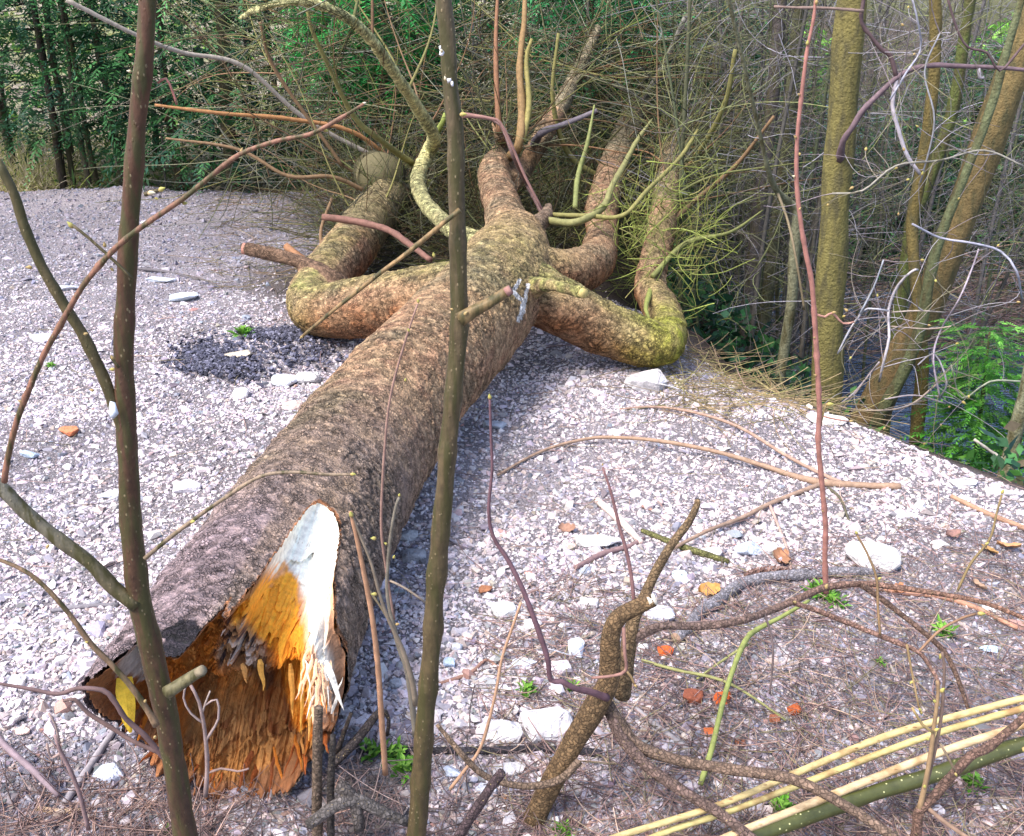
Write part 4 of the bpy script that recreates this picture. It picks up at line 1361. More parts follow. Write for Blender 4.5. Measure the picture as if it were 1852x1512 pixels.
stem(SH, 'twig', [(1732, 1068, 3, .4), (1755, 1020, 3, .42), (1790, 975, 2.8, .44), (1802, 930, 2.4, .46), (1812, 895, 2.2, .48)], yb, M_twig, (.18, .13, .06), 6)
stem(SH, 'twig', [(1382, 1108, 3, .26), (1395, 1150, 2.8, .24), (1398, 1190, 2.6, .22), (1392, 1255, 2.4, .2)], yb, M_twig, (.12, .09, .09), 6)
stem(SH, 'twig', [(1660, 1180, 3, .28), (1700, 1140, 3, .3), (1740, 1118, 3, .31), (1765, 1110, 3, .32)], yb, M_twig, (.22, .13, .08), 6)
stem(SH, 'twig', [(1640, 1165, 3, .28), (1650, 1220, 2.6, .25), (1660, 1270, 2.4, .2), (1665, 1290, 2.2, .2)], yb, M_twig, (.2, .14, .07), 6)
for px, py, s, dx, dy, k_, dyy in ((1090, 842, 6, -.2, 1, 'tan', .15), (886, 722, 12, -.1, 1, 'green', .04), (1550, 966, 9, -.5, .7, 'green', .37), (1812, 893, 10, .1, 1, 'green', .48), (1768, 1110, 14, .9, .1, 'green', .31), (1704, 1182, 12, -.3, -.8, 'green', .3), (1493, 1065, 13, .2, 1, 'tan', .41), (1588, 1048, 8, .6, .6, 'green', .33), (1782, 985, 8, .6, .6, 'green', .42), (1665, 1285, 9, .2, -.8, 'green', .2), (1652, 1232, 9, -.7, -.4, 'green', .24), (1148, 1238, 8, .4, -.8, 'tan', -.03), (1440, 1090, 9, -.7, .4, 'tan', .33)):
    p = PY(px, py, yb + dyy)
    bud(SH, p, rm(s, p), (dx, -.2, dy), k_)

# stems crossing the lower right corner
b = G(1100, 1512, .1)
def pole(name, label, cat, nodes, mat, c, n=12, sp=.25, grp=None, dark=None):
    P = [G(q[0], q[1], q[3]) for q in nodes]
    R = [rm(q[2], p) for q, p in zip(nodes, P)]
    t = thing(name, label, cat, tuple(P[0]), grp)
    P, R = spline(P, R, .02)
    R = knobs(P, R, sp, .07, int(nodes[0][0]))
    m = MB()
    tube(m, P, R, c, n, rough=.03)
    m.build('stem', mat, t)
    return t, P, R


t, P, R = pole('straw_cane', 'uppermost pale straw coloured stem arching across the lower right corner', 'cut stem', [(1040, 1540, 5.94, .1), (1120, 1512, 5.94, .1), (1300, 1456, 5.94, .12), (1440, 1398, 6.27, .14), (1600, 1332, 6.27, .18), (1740, 1292, 6.27, .22), (1900, 1250, 5.94, .27)], M_pole, (.46, .36, .17))
t, P, R = pole('straw_cane', 'second straw coloured stem pressed under the uppermost pale one', 'cut stem', [(1120, 1545, 5.76, .08), (1200, 1506, 5.76, .085), (1320, 1467, 5.76, .10), (1460, 1414, 6.12, .12), (1620, 1352, 6.12, .16), (1740, 1312, 6.12, .2), (1900, 1268, 6.12, .25)], M_pole, (.44, .37, .16))
t, P, R = pole('straw_cane', 'pale tan stem lying just above the thick dark green stem', 'cut stem', [(1240, 1548, 7.40, .08), (1330, 1508, 7.40, .09), (1480, 1448, 7.40, .11), (1650, 1380, 7.40, .15), (1760, 1340, 7.03, .19), (1900, 1296, 6.66, .24)], M_pole, (.50, .37, .22))
t, P, R = pole('green_cane', 'thick dark green stem with pale dots in the lower right corner', 'cut stem', [(1240, 1560, 14.40, .07), (1360, 1512, 14.40, .075), (1480, 1470, 14.40, .09), (1600, 1428, 14.04, .11), (1720, 1392, 14.04, .14), (1830, 1352, 13.68, .17), (1920, 1328, 12.96, .2)], M_green, (.055, .062, .018), 16, .3)
RS = .85
b = G(1655, 1530, .1)
BRS = thing('brown_shoot', 'forked brown shoot with green buds leaning over the dark green stem', 'shoot', tuple(b))
Q = b[1]
stem(BRS, 'stem', [(1650, 1545, 12, 0), (1658, 1500, 11, 0), (1664, 1465, 10.5, 0), (1690, 1440, 10, .01), (1720, 1405, 10, .03), (1755, 1368, 10, .05), (1790, 1350, 10, .07), (1835, 1312, 8, .1), (1880, 1270, 7, .12)], Q, M_shrub, (.17, .10, .075), 10)
stem(BRS, 'twig', [(1662, 1465, 6, 0), (1672, 1425, 5.5, 0), (1682, 1370, 5, 0), (1690, 1310, 4.5, .01), (1697, 1250, 4, .02), (1695, 1232, 3.5, .02)], Q, M_twig, (.27, .18, .10), 7)
stem(BRS, 'twig', [(1670, 1440, 4, 0), (1690, 1360, 4, .01), (1703, 1290, 3.6, .02), (1708, 1210, 3.2, .02), (1704, 1180, 3, .02)], Q, M_twig, (.16, .11, .09), 7)
stem(BRS, 'twig', [(1700, 1345, 3, .01), (1715, 1370, 2.8, 0), (1727, 1395, 2.5, 0)], Q, M_twig, (.2, .15, .1), 6)
stem(BRS, 'twig', [(1650, 1280, 3, 0), (1668, 1310, 3, 0), (1688, 1325, 3, 0)], Q, M_twig, (.3, .22, .1), 6)
stem(BRS, 'twig', [(1675, 1458, 5, 0), (1700, 1480, 5, -.01), (1745, 1512, 5, -.03), (1790, 1540, 4, -.05)], Q, M_twig, (.26, .17, .12), 7)
buds(BRS, [(1672, 1425, 10, -.2, 1, 'green'), (1690, 1322, 11, .5, .6, 'green'), (1680, 1338, 9, -.7, .5, 'green'), (1702, 1252, 13, .3, 1, 'green'), (1692, 1270, 10, -.6, .6, 'green'), (1665, 1285, 9, -.5, .6, 'green'), (1850, 1352, 14, .4, -.6, 'green'), (1727, 1398, 8, .4, -.6, 'green')], Q)

RS = .9
# bits of brush in front of the trunk's broken end
def brush(name, label, cat, y0, lst, base, budlist=(), mat=None):
    t = thing(name, label, cat, base)
    for nodes, c, nm in lst:
        stem(t, nm, nodes, y0, mat or M_twig, c, 7, step=.02)
    buds(t, budlist, y0)
    return t


y0 = 1.62
b = PY(700, 1400, y0)
brush('young_shoot', 'orange brown straight shoot with green tip right of the broken trunk end', 'shoot', y0, [([(697, 1400, 6), (690, 1300, 6), (683, 1200, 5.8), (672, 1110, 5.5), (655, 1020, 5), (640, 950, 4.5), (634, 925, 4)], (.36, .20, .12), 'stem'), ([(636, 930, 3), (650, 965, 3), (672, 1020, 3.2), (688, 1080, 3.4), (705, 1125, 4), (728, 1175, 5), (745, 1230, 6), (752, 1275, 6)], (.20, .16, .12), 'twig')], (b[0], y0, float(H(b[0], y0))),
      [(636, 935, 14, -.1, 1, 'green'), (680, 975, 11, -.8, .3, 'green'), (682, 1075, 12, -.8, .2, 'green')])
b = PY(752, 1330, 1.72)
brush('young_shoot', 'grey branching shoot with pale green buds beside the trunk shadow', 'shoot', 1.72, [([(752, 1330, 6.5), (738, 1220, 6), (722, 1170, 5.5), (708, 1115, 5), (700, 1060, 4), (705, 980, 3.6), (715, 920, 3.2), (722, 900, 3)], (.17, .15, .12), 'stem'), ([(712, 1120, 3.5), (700, 1040, 3), (690, 960, 3), (692, 870, 2.8), (700, 760, 2.6), (712, 690, 2.4), (735, 610, 2.3), (755, 550, 2)], (.26, .16, .13), 'twig'), ([(705, 1050, 2.6), (735, 1065, 2.4), (770, 1090, 2.2)], (.28, .22, .17), 'twig'), ([(718, 1150, 2.6), (690, 1100, 2.4), (662, 1060, 2.2)], (.2, .16, .1), 'twig')], (b[0], 1.72, float(H(b[0], 1.72))),
      [(757, 548, 9, -.2, 1, 'green'), (740, 600, 8, -.3, 1, 'green'), (733, 690, 8, .2, 1, 'green'), (722, 898, 8, .2, 1, 'green'), (712, 1010, 9, .3, .9, 'green'), (700, 985, 8, -.6, .6, 'green'), (716, 1130, 9, .7, .4, 'tan'), (680, 975, 9, -.6, .7, 'green')])
b = PY(585, 1580, 1.5)
brush('dead_stick', 'upright dead brown stick under the right corner of the broken trunk end', 'stick', 1.55, [([(574, 1560, 11), (573, 1440, 11), (574, 1340, 10.5), (576, 1280, 9)], (.17, .12, .085), 'stem'), ([(598, 1540, 8), (598, 1420, 8), (602, 1330, 6)], (.06, .05, .045), 'twig')], (b[0], 1.55, float(H(b[0], 1.55))), mat=M_shrub)
b = PY(640, 1400, 1.75)
brush('dead_root', 'dark curved dead root in the hollow beside the broken trunk end', 'root', 1.72, [([(600, 1385, 9, -.02), (640, 1345, 10, 0), (668, 1310, 9, .03), (690, 1285, 7, .05), (703, 1300, 4, .05), (700, 1330, 4, .05)], (.05, .04, .04), 'stem'), ([(610, 1360, 6, 0), (620, 1330, 5, 0), (635, 1290, 4, 0)], (.06, .045, .04), 'twig')], (b[0], 1.72, 0), mat=M_shrub)
b = PY(640, 1500, 1.45)
brush('dead_root', 'grey weathered root arching at the bottom edge below the trunk end', 'root', 1.5, [([(560, 1490, 12, 0), (600, 1462, 13, 0), (640, 1445, 14, .02), (690, 1468, 12, .02), (740, 1488, 9, .03)], (.13, .115, .11), 'stem'), ([(610, 1420, 14, .03), (640, 1445, 13, .02), (650, 1500, 12, 0)], (.10, .085, .08), 'twig')], (b[0], 1.5, 0), mat=M_shrub)
b = PY(812, 1530, 1.4)
brush('dead_stick', 'dark purple brown stick poking up at the bottom edge beside the middle sapling', 'stick', 1.42, [([(800, 1560, 11), (830, 1512, 11), (860, 1465, 11), (890, 1420, 10), (908, 1396, 9.5)], (.075, .05, .055), 'stem')], (b[0], 1.42, float(H(b[0], 1.42))), mat=M_shrub)
b = PY(382, 1420, 1.6)
brush('dead_weed', 'brittle branching grey weed stalk before the hollow of the trunk end', 'weed', 1.55, [([(372, 1440, 5), (375, 1380, 4.5), (370, 1320, 4), (360, 1270, 3.5), (345, 1240, 3)], (.26, .19, .18), 'stem'), ([(372, 1340, 3), (395, 1300, 2.6), (392, 1265, 2.2), (372, 1275, 2)], (.3, .23, .22), 'twig'), ([(371, 1310, 2.5), (345, 1290, 2.2), (332, 1262, 2), (338, 1235, 2)], (.3, .23, .22), 'twig'), ([(366, 1290, 2), (372, 1270, 2), (380, 1250, 1.8)], (.3, .24, .22), 'twig'), ([(372, 1400, 3), (400, 1390, 2.5), (430, 1395, 2.2), (450, 1390, 2)], (.25, .17, .15), 'twig')], (b[0], 1.55, 0))
b = PY(150, 1480, 1.6)
brush('dead_weed', 'thin dry purple weed stalk on the gravel at the lower left', 'weed', 1.58, [([(160, 1500, 4.5), (145, 1440, 4.5), (128, 1395, 4.2), (110, 1360, 4), (100, 1330, 3.5)], (.24, .16, .16), 'stem'), ([(110, 1362, 3), (92, 1370, 2.6), (85, 1345, 2.4)], (.28, .2, .18), 'twig'), ([(108, 1345, 2.6), (100, 1310, 2.4), (88, 1290, 2.2)], (.3, .22, .2), 'twig')], (b[0], 1.58, 0))
b = PY(870, 1440, 1.68)
brush('dry_stalk', 'thin straw coloured stalk bent over between the middle sapling and cut shrub', 'stalk', 1.75, [([(795, 1450, 3.5), (835, 1400, 3.5), (870, 1350, 3.5), (895, 1260, 3.2), (908, 1190, 3), (925, 1140, 3), (942, 1090, 2.8)], (.46, .28, .18), 'stem')], (b[0], 1.75, 0))


# ------------------------------------------------------------------ sticks lying on the gravel
def ground_stick(name, label, cat, nodes, c, mat=None, n=9, cutc=None, extra=(), lift=.3, grp=None):
    P = [GT(q[0], q[1]) for q in nodes]
    R = [rm(q[2], p) for q, p in zip(nodes, P)]
    P = [p + np.array([0, 0, r * .8 + (q[3] if len(q) > 3 else 0)]) for p, r, q in zip(P, R, nodes)]
    t = thing(name, label, cat, tuple(P[0]), grp)
    PP, RR = spline(P, R, .015)
    m = MB()
    tube(m, PP, RR, c, n, rough=.06)
    m.build('stem', mat or M_shrub, t)
    if cutc:
        d = PP[0] - PP[1]
        d /= np.linalg.norm(d)
        m = MB()
        tube(m, np.array([PP[0] - d * .004, PP[0] + d * .003]), np.array([RR[0] * .93, RR[0] * .9]), cutc, 12)
        m.build('cut_face', M_cut, t)
    for nd, cc in extra:
        P = [GT(q[0], q[1]) for q in nd]
        R = [rm(q[2], p) for q, p in zip(nd, P)]
        P = [p + np.array([0, 0, r + (q[3] if len(q) > 3 else 0)]) for p, r, q in zip(P, R, nd)]
        PP, RR = spline(P, R, .02)
        m = MB()
        tube(m, PP, RR, cc, 7)
        m.build('twig', M_twig, t)
    return t


ground_stick('dead_branch', 'smooth grey curved dead branch with sawn end lying on the gravel', 'branch', [(1222, 1162, 11.70), (1245, 1145, 11.70), (1262, 1118, 11.31), (1290, 1100, 11.31), (1322, 1075, 10.92), (1350, 1060, 10.92), (1400, 1050, 10.53), (1460, 1046, 10.14), (1520, 1042, 9.75), (1560, 1040, 8.58), (1590, 1042, 5.46)], (.24, .225, .25), M_shrub, 12, (.30, .20, .15))
ground_stick('dead_stick', 'straight black stick lying crosswise behind the cut shrub base', 'stick', [(600, 1362, 6.80), (700, 1362, 6.80), (860, 1362, 6.80), (960, 1360, 7.22), (1050, 1364, 7.65), (1098, 1368, 6.80)], (.045, .04, .05), M_shrub, 9)
ground_stick('fallen_branch', 'thin tan forked branch lying on the pale gravel near the crest', 'branch', [(1628, 884, 6), (1560, 882, 6), (1490, 878, 7), (1440, 866, 5.5), (1380, 850, 4.5, .01), (1300, 834, 4, .03), (1200, 818, 3.6, .04), (1120, 806, 3.2, .03), (1060, 804, 3, .02), (980, 822, 2.6, .01), (900, 865, 2.4, .01)], (.30, .20, .14), M_twig, 8, None,
             [([(1490, 878, 5), (1440, 896, 4.5), (1390, 920, 4.2, .01), (1340, 945, 4, .01), (1280, 972, 3.6, .02), (1215, 1005, 3.2, .02)], (.28, .19, .14)), ([(1530, 880, 4), (1480, 862, 3.6, .01), (1420, 835, 3.4, .02), (1340, 790, 3, .03), (1270, 760, 2.8, .02), (1190, 742, 2.4, .01), (1120, 742, 2, 0)], (.33, .22, .17)), ([(1392, 922, 3, .01), (1410, 960, 2.6), (1425, 1000, 2.4), (1432, 1040, 2.2)], (.4, .28, .24)), ([(1498, 885, 3), (1520, 910, 2.6, .01), (1535, 945, 2.2)], (.1, .09, .06))])
ground_stick('mossy_stick', 'short green mossy stick lying on the gravel behind the shrub fork', 'stick', [(1318, 1020, 5), (1280, 1008, 6), (1240, 996, 6.5), (1190, 975, 5.5), (1160, 962, 4)], (.14, .14, .05), M_shrub)
ground_stick('pale_stick', 'pale split stick lying left of the forked shrub tip', 'stick', [(1080, 910, 7), (1120, 945, 7.5), (1160, 985, 5)], (.58, .47, .43), M_twig)
ground_stick('green_bramble', 'green bramble cane lying on gravel between red brick pieces', 'bramble', [(1265, 1440, 5.20, .03), (1285, 1380, 5.20, .04), (1305, 1300, 4.80, .05), (1325, 1240, 4.80, .06), (1345, 1195, 5.20, .06), (1365, 1170, 4.80, .05), (1410, 1145, 3.60, .05), (1460, 1110, 3.20, .04)], (.24, .27, .08), M_twig, 8, None,
             [([(1160, 1208, 3, .02), (1220, 1225, 3, .02), (1290, 1240, 3, .02), (1340, 1262, 2.6, .02), (1420, 1310, 2, .01)], (.25, .25, .10)), ([(1350, 1190, 3, .04), (1310, 1205, 2.4, .02), (1260, 1235, 2, .01)], (.25, .25, .1))])
ground_stick('dead_stick', 'thin grey stick lying on the gravel at the lower left edge', 'stick', [(115, 1460, 7), (150, 1410, 7), (190, 1350, 6.5), (212, 1318, 5)], (.30, .27, .29), M_twig)
ground_stick('dead_stick', 'slim purple grey twig sloping down at the left edge', 'stick', [(-10, 1350, 6, .05), (20, 1385, 6, .05), (70, 1425, 6, .04), (110, 1455, 5, .02)], (.20, .15, .17), M_twig)
ground_stick('dead_stick', 'short pale tan stick on the gravel at the lower left', 'stick', [(68, 1465, 5), (110, 1472, 5.5), (150, 1468, 5)], (.42, .30, .2), M_twig)
ground_stick('dead_stick', 'pale grey stick lying beside the right end of the black stick', 'stick', [(1150, 1285, 5), (1190, 1318, 5.5), (1255, 1365, 5)], (.26, .24, .25), M_twig)
ground_stick('dead_stick', 'pink brown dry stick lying under the bramble at right', 'stick', [(1560, 1062, 4.20), (1640, 1076, 5.40), (1700, 1082, 5.40), (1770, 1105, 4.80), (1840, 1140, 4.20)], (.40, .21, .14), M_twig)
ground_stick('dead_stick', 'long dry stem lying at the right edge below the crest', 'stick', [(1720, 900, 4), (1780, 930, 5), (1830, 950, 5), (1880, 970, 5)], (.34, .2, .13), M_twig)
ground_stick('dead_stick', 'thin brown stick across pale gravel left of the white slab', 'stick', [(1040, 1030, 4.5), (1090, 1005, 5), (1140, 990, 4.5), (1165, 975, 3)], (.22, .14, .14), M_twig)
ground_stick('dead_stick', 'dark thin stick on the gravel left of the left sapling branch', 'stick', [(90, 1108, 4), (150, 1100, 4.5), (215, 1096, 4)], (.16, .15, .17), M_twig)
ground_stick('dead_stick', 'thin dark stick on grey gravel behind the left sapling', 'stick', [(245, 488, 3), (300, 494, 3), (360, 508, 2.6)], (.1, .09, .1), M_twig)
ground_stick('dead_stick', 'long thin brown twig lying across the gravel beside the hollow', 'stick', [(790, 1240, 3), (850, 1220, 3.6), (880, 1195, 3), (905, 1215, 3)], (.3, .17, .13), M_twig)

# ------------------------------------------------------------------ stones, brick pieces, weeds
PALE, WHT, BLU, GRYS, PNK, DRK, TAN_ = (.50, .48, .50), (.60, .585, .59), (.42, .47, .56), (.36, .36, .39), (.56, .44, .40), (.16, .16, .19), (.52, .45, .36)
ROCKS = [
    (1172, 690, 82, 50, PALE, .7, 'stone', 'blocky pale stone below the green elbow of the right limb'),
    (1582, 1004, 112, 68, (.54, .52, .52), .7, 'stone', 'large pale angular stone with shaded face right of the pink shoot'),
    (905, 1325, 96, 60, (.52, .50, .53), .55, 'stone', 'broad whitish stone behind the black stick'),
    (992, 1312, 118, 86, (.56, .535, .56), .5, 'stone', 'largest flat white stone left of the cut shrub trunk'),
    (920, 1392, 70, 34, PALE, .4, 'stone', 'low pale stone just in front of the black stick'),
    (1082, 978, 108, 36, WHT, .25, 'flat_stone', 'long white stone slab left of the forked shrub tip'),
    (913, 1102, 54, 36, (.62, .64, .66), .6, 'stone', 'rounded pale stone between middle sapling and curved dark branch'),
    (1357, 992, 58, 34, BLU, .5, 'flat_stone', 'tilted blue grey slate behind the grey curved branch'),
    (1400, 992, 44, 34, WHT, .6, 'stone', 'white stone touching the tilted blue slate'),
    (1042, 1172, 34, 48, (.60, .63, .72), .5, 'stone', 'upright bluish white stone left of the shrub fork'),
    (1163, 1172, 24, 22, WHT, .5, 'stone', 'small bright white square stone by the sawn branch end'),
    (948, 1199, 58, 26, (.58, .60, .66), .5, 'stone', 'long bluish pale stone above the small green weed'),
    (1008, 1208, 60, 36, (.66, .58, .62), .6, 'stone', 'pinkish pale stone beside the kink of the dark branch'),
    (330, 536, 62, 26, (.52, .58, .66), .25, 'flat_stone', 'flat bluish slab on the far gravel behind the left sapling'),
    (290, 505, 64, 16, (.50, .54, .62), .3, 'flat_stone', 'thin grey slab just behind the flat bluish slab'),
    (208, 890, 66, 26, (.60, .62, .68), .35, 'flat_stone', 'lifted grey slab with dark gap beneath behind the left sapling'),
    (335, 879, 52, 34, (.60, .58, .64), .25, 'flat_stone', 'flat pale slab leaning between left sapling and trunk'),
    (50, 820, 40, 26, (.46, .56, .68), .3, 'flat_stone', 'small blue tinted slab at the left edge'),
    (555, 683, 48, 38, WHT, .7, 'stone', 'white rounded stone right of the black cinders'),
    (512, 688, 50, 30, (.58, .60, .66), .5, 'stone', 'bluish stone left of the white rounded stone'),
    (433, 711, 36, 28, (.66, .65, .67), .8, 'stone', 'small round whitish stone below the black cinders'),
    (528, 732, 40, 22, PNK, .6, 'stone', 'pinkish brown oval stone close to the trunk side'),
    (562, 738, 36, 18, (.50, .42, .40), .6, 'stone', 'dull brown stone touching the pinkish oval one'),
    (428, 640, 58, 26, TAN_, .35, 'flat_stone', 'flat tan stone at the upper rim of the black cinders'),
    (812, 1199, 28, 22, (.42, .52, .68), .7, 'stone', 'blue grey pebble stone right of the middle sapling'),
    (826, 1170, 22, 20, (.6, .62, .68), .7, 'stone', 'pale squarish pebble above the blue grey pebble stone'),
    (893, 768, 46, 26, (.40, .43, .50), .4, 'flat_stone', 'grey slate piece by the right side of the trunk'),
    (735, 968, 42, 32, GRYS, .6, 'stone', 'grey stone in the trunk shadow beside the middle sapling'),
    (748, 1004, 48, 36, (.30, .30, .33), .6, 'stone', 'darker grey stone below the shadowed grey stone'),
    (1444, 692, 56, 42, GRYS, .7, 'stone', 'grey stone at the crest beside the straight tree foot'),
    (1500, 757, 82, 30, (.66, .62, .60), .45, 'stone', 'pale slab on the crest just behind the pink shoot'),
    (1745, 872, 60, 20, WHT, .35, 'flat_stone', 'white slab on the crest near the right edge'),
    (1812, 890, 70, 18, (.68, .67, .66), .35, 'flat_stone', 'pale thin slab on the crest at the far right'),
    (1232, 1042, 34, 30, (.55, .64, .70), .3, 'flat_stone', 'bluish leaning chip left of the grey curved branch'),
    (1288, 998, 46, 26, (.60, .55, .58), .4, 'stone', 'lilac stone behind the mossy stick'),
    (1792, 1175, 34, 20, (.46, .58, .76), .4, 'stone', 'light blue stone on fine gravel at the right'),
    (1797, 1100, 40, 24, WHT, .6, 'stone', 'clean white stone beside the pink dry stick'),
    (38, 1322, 30, 20, (.68, .50, .44), .6, 'stone', 'salmon pink stone near the lower left corner'),
    (28, 1232, 34, 30, WHT, .4, 'stone', 'white angular stone at the left edge beside the purple twigs'),
    (190, 1400, 64, 46, (.56, .60, .72), .5, 'stone', 'big bluish white stone under the broken end at lower left'),
    (1195, 1110, 60, 40, (.64, .64, .72), .5, 'stone', 'pale bluish stone behind the cut shrub stem'),
    (1120, 1120, 30, 30, WHT, .5, 'stone', 'white stone wedged left of the sawn shrub stem'),
    (1065, 1090, 40, 26, PALE, .5, 'stone', 'flat pale stone above the upright bluish white stone'),
    (1660, 1290, 30, 18, (.4, .42, .5), .5, 'stone', 'small grey blue stone behind the straw coloured stems'),
    (1810, 1462, 26, 20, WHT, .6, 'stone', 'white cube shaped stone below the dark green stem'),
    (880, 1430, 44, 30, (.5, .52, .6), .6, 'stone', 'grey lilac stone at the bottom beside the curved shrub branch'),
    (820, 1395, 40, 26, (.45, .5, .62), .5, 'stone', 'blue grey stone right of the middle sapling foot'),
    (965, 1130, 40, 26, (.62, .58, .6), .6, 'stone', 'pale lilac stone under the bend of the dark branch'),
    (715, 1235, 30, 24, (.34, .36, .42), .6, 'stone', 'grey stone in shade right of the torn white splinter'),
    (1640, 930, 44, 24, PALE, .5, 'stone', 'pale stone on the slope below the tan forked branch'),
    (70, 610, 60, 20, (.44, .44, .5), .3, 'flat_stone', 'dark edged grey slab on the left behind the leaning branch'),
    (120, 520, 44, 16, (.46, .47, .53), .4, 'flat_stone', 'grey slab far left on the back gravel'),
    (1700, 985, 36, 20, (.6, .57, .56), .6, 'stone', 'small pale stone between the angular stone and right edge'),
]


def rock_mesh(wm, dm, hm, seed, flat):
    r = np.random.default_rng(seed)
    n = 26 if not flat else 20
    p = r.uniform(-1, 1, (n, 3))
    p /= (np.abs(p) ** 3.2).sum(1)[:, None] ** (1 / 3.2)
    p *= r.uniform(.82, 1.05, (n, 1))
    bm = bmesh.new()
    for q in p * [wm / 2, dm / 2, hm / 2]:
        bm.verts.new(q)
    bmesh.ops.convex_hull(bm, input=bm.verts[:])
    bmesh.ops.delete(bm, geom=[v for v in bm.verts if not v.link_faces], context='VERTS')
    bmesh.ops.dissolve_limit(bm, angle_limit=.2, verts=bm.verts[:], edges=bm.edges[:])
    bmesh.ops.bevel(bm, geom=bm.edges[:], offset=min(wm, dm, hm) * .05, segments=1, affect='EDGES')
    bmesh.ops.triangulate(bm, faces=bm.faces[:])
    bmesh.ops.subdivide_edges(bm, edges=bm.edges[:], cuts=1, use_grid_fill=True)
    bm.verts.index_update()
    V = np.array([v.co[:] for v in bm.verts])
    F = np.array([[v.index for v in f.verts] for f in bm.faces if len(f.verts) == 3])
    bm.free()
    V += r.normal(0, .012, V.shape) * min(wm, dm, hm)
    return V, F


for q, (px, py, wp, hp, c, hr, nme, lab) in enumerate(ROCKS):
    p = GT(px, py + hp * .35)
    wm = rm(wp, p)
    ang = math.atan2(CAM_H, p[1])
    hm = rm(hp, p) * (.35 + .45 * hr)
    dm = max((rm(hp, p) - hm * math.cos(ang) * .8) / math.sin(ang), wm * .35)
    hm = max(hm, .012)
    V, F = rock_mesh(wm, dm, hm * 1.25, 100 + q, nme == 'flat_stone')
    a = rng.uniform(-.25, .25)
    tl = rng.normal(0, .10, 2) + ([-.1, .0] if nme == 'flat_stone' else 0)
    Rz = np.array([[math.cos(a), -math.sin(a), 0], [math.sin(a), math.cos(a), 0], [0, 0, 1]])
    Rx = np.array([[1, 0, 0], [0, math.cos(tl[0]), -math.sin(tl[0])], [0, math.sin(tl[0]), math.cos(tl[0])]])
    V = V @ (Rz @ Rx).T
    m = MB()
    loc = np.array([p[0], p[1] + dm * .3, float(H(p[0], p[1])) + hm * .22 + .002])
    m.add(V + loc, F, np.array(c) * (1 + .05 * rng.normal(size=(len(V), 1))))
    o = m.build(nme, M_rock, None, False, tuple(loc))
    tag(o, lab, 'stone')

BRK = [(1310, 1262, 40, 40, (.50, .10, .025), 'bright orange red brick piece under the green bramble cane'), (1204, 1178, 34, 26, (.55, .11, .03), 'orange red brick lump by the sawn end of the grey branch'),
       (1434, 1284, 36, 26, (.42, .10, .03), 'rust red brick shard right of the bramble cane'), (1402, 1300, 26, 22, (.30, .11, .06), 'dull brown brick shard touching the rust red one'),
       (1287, 1322, 30, 28, (.45, .12, .04), 'small orange brick crumb below the bright brick piece'), (1256, 1262, 44, 30, (.22, .07, .04), 'dark maroon brick piece left of the bright one'),
       (1178, 1366, 30, 16, (.42, .15, .07), 'reddish brick chip under the shrub branch'), (122, 782, 36, 18, (.55, .20, .10), 'orange brick fragment on pale gravel at the left'), (910, 1443, 14, 12, (.6, .25, .04), 'tiny orange brick bit near the bottom edge'),
       (878, 1068, 28, 18, (.34, .15, .08), 'brown brick stone beside the rounded pale stone'), (1395, 700, 26, 14, (.45, .16, .07), 'orange brown brick bit at the crest under dry twigs'),
       (1340, 1345, 22, 16, (.3, .12, .07), 'small brown brick bit beside the lower bramble cane')]
for q, (px, py, wp, hp, c, lab) in enumerate(BRK):
    p = GT(px, py + hp * .3)
    wm = rm(wp, p)
    V, F = rock_mesh(wm, wm * .8, wm * .5, 300 + q, False)
    loc = p + np.array([0, wm * .2, wm * .15])
    m = MB()
    m.add(V + loc, F, c)
    tag(m.build('brick_piece', M_brick, None, False, tuple(loc)), lab, 'brick piece')


def leaf_fan(m, p, n, ln, wd, c, up=.8, r=None):
    """n blade leaves from a point"""
    a = rng.uniform(0, 6.283, n)
    el = rng.uniform(.15, 1.2, n) * up
    D = np.stack([np.cos(a) * np.cos(el), np.sin(a) * np.cos(el), np.sin(el)], 1)
    S = np.stack([-np.sin(a), np.cos(a), 0 * a], 1)
    L = ln * rng.uniform(.6, 1.2, n)[:, None]
    Pb = np.asarray(p) + (rng.normal(0, r, (n, 3)) * [1, 1, .3] if r else 0)
    mid = Pb + D * L * .5 + [0, 0, .12 * ln]
    tip = Pb + D * L - np.stack([0 * a, 0 * a, .1 * ln * np.cos(el)], 1)
    w_ = wd * rng.uniform(.7, 1.2, n)[:, None]
    V = np.stack([Pb, mid + S * w_, tip, mid - S * w_], 1).reshape(-1, 3)
    F = np.arange(4 * n).reshape(n, 4)
    m.add(V, F, np.repeat(pick([c], n, .25), 4, 0))


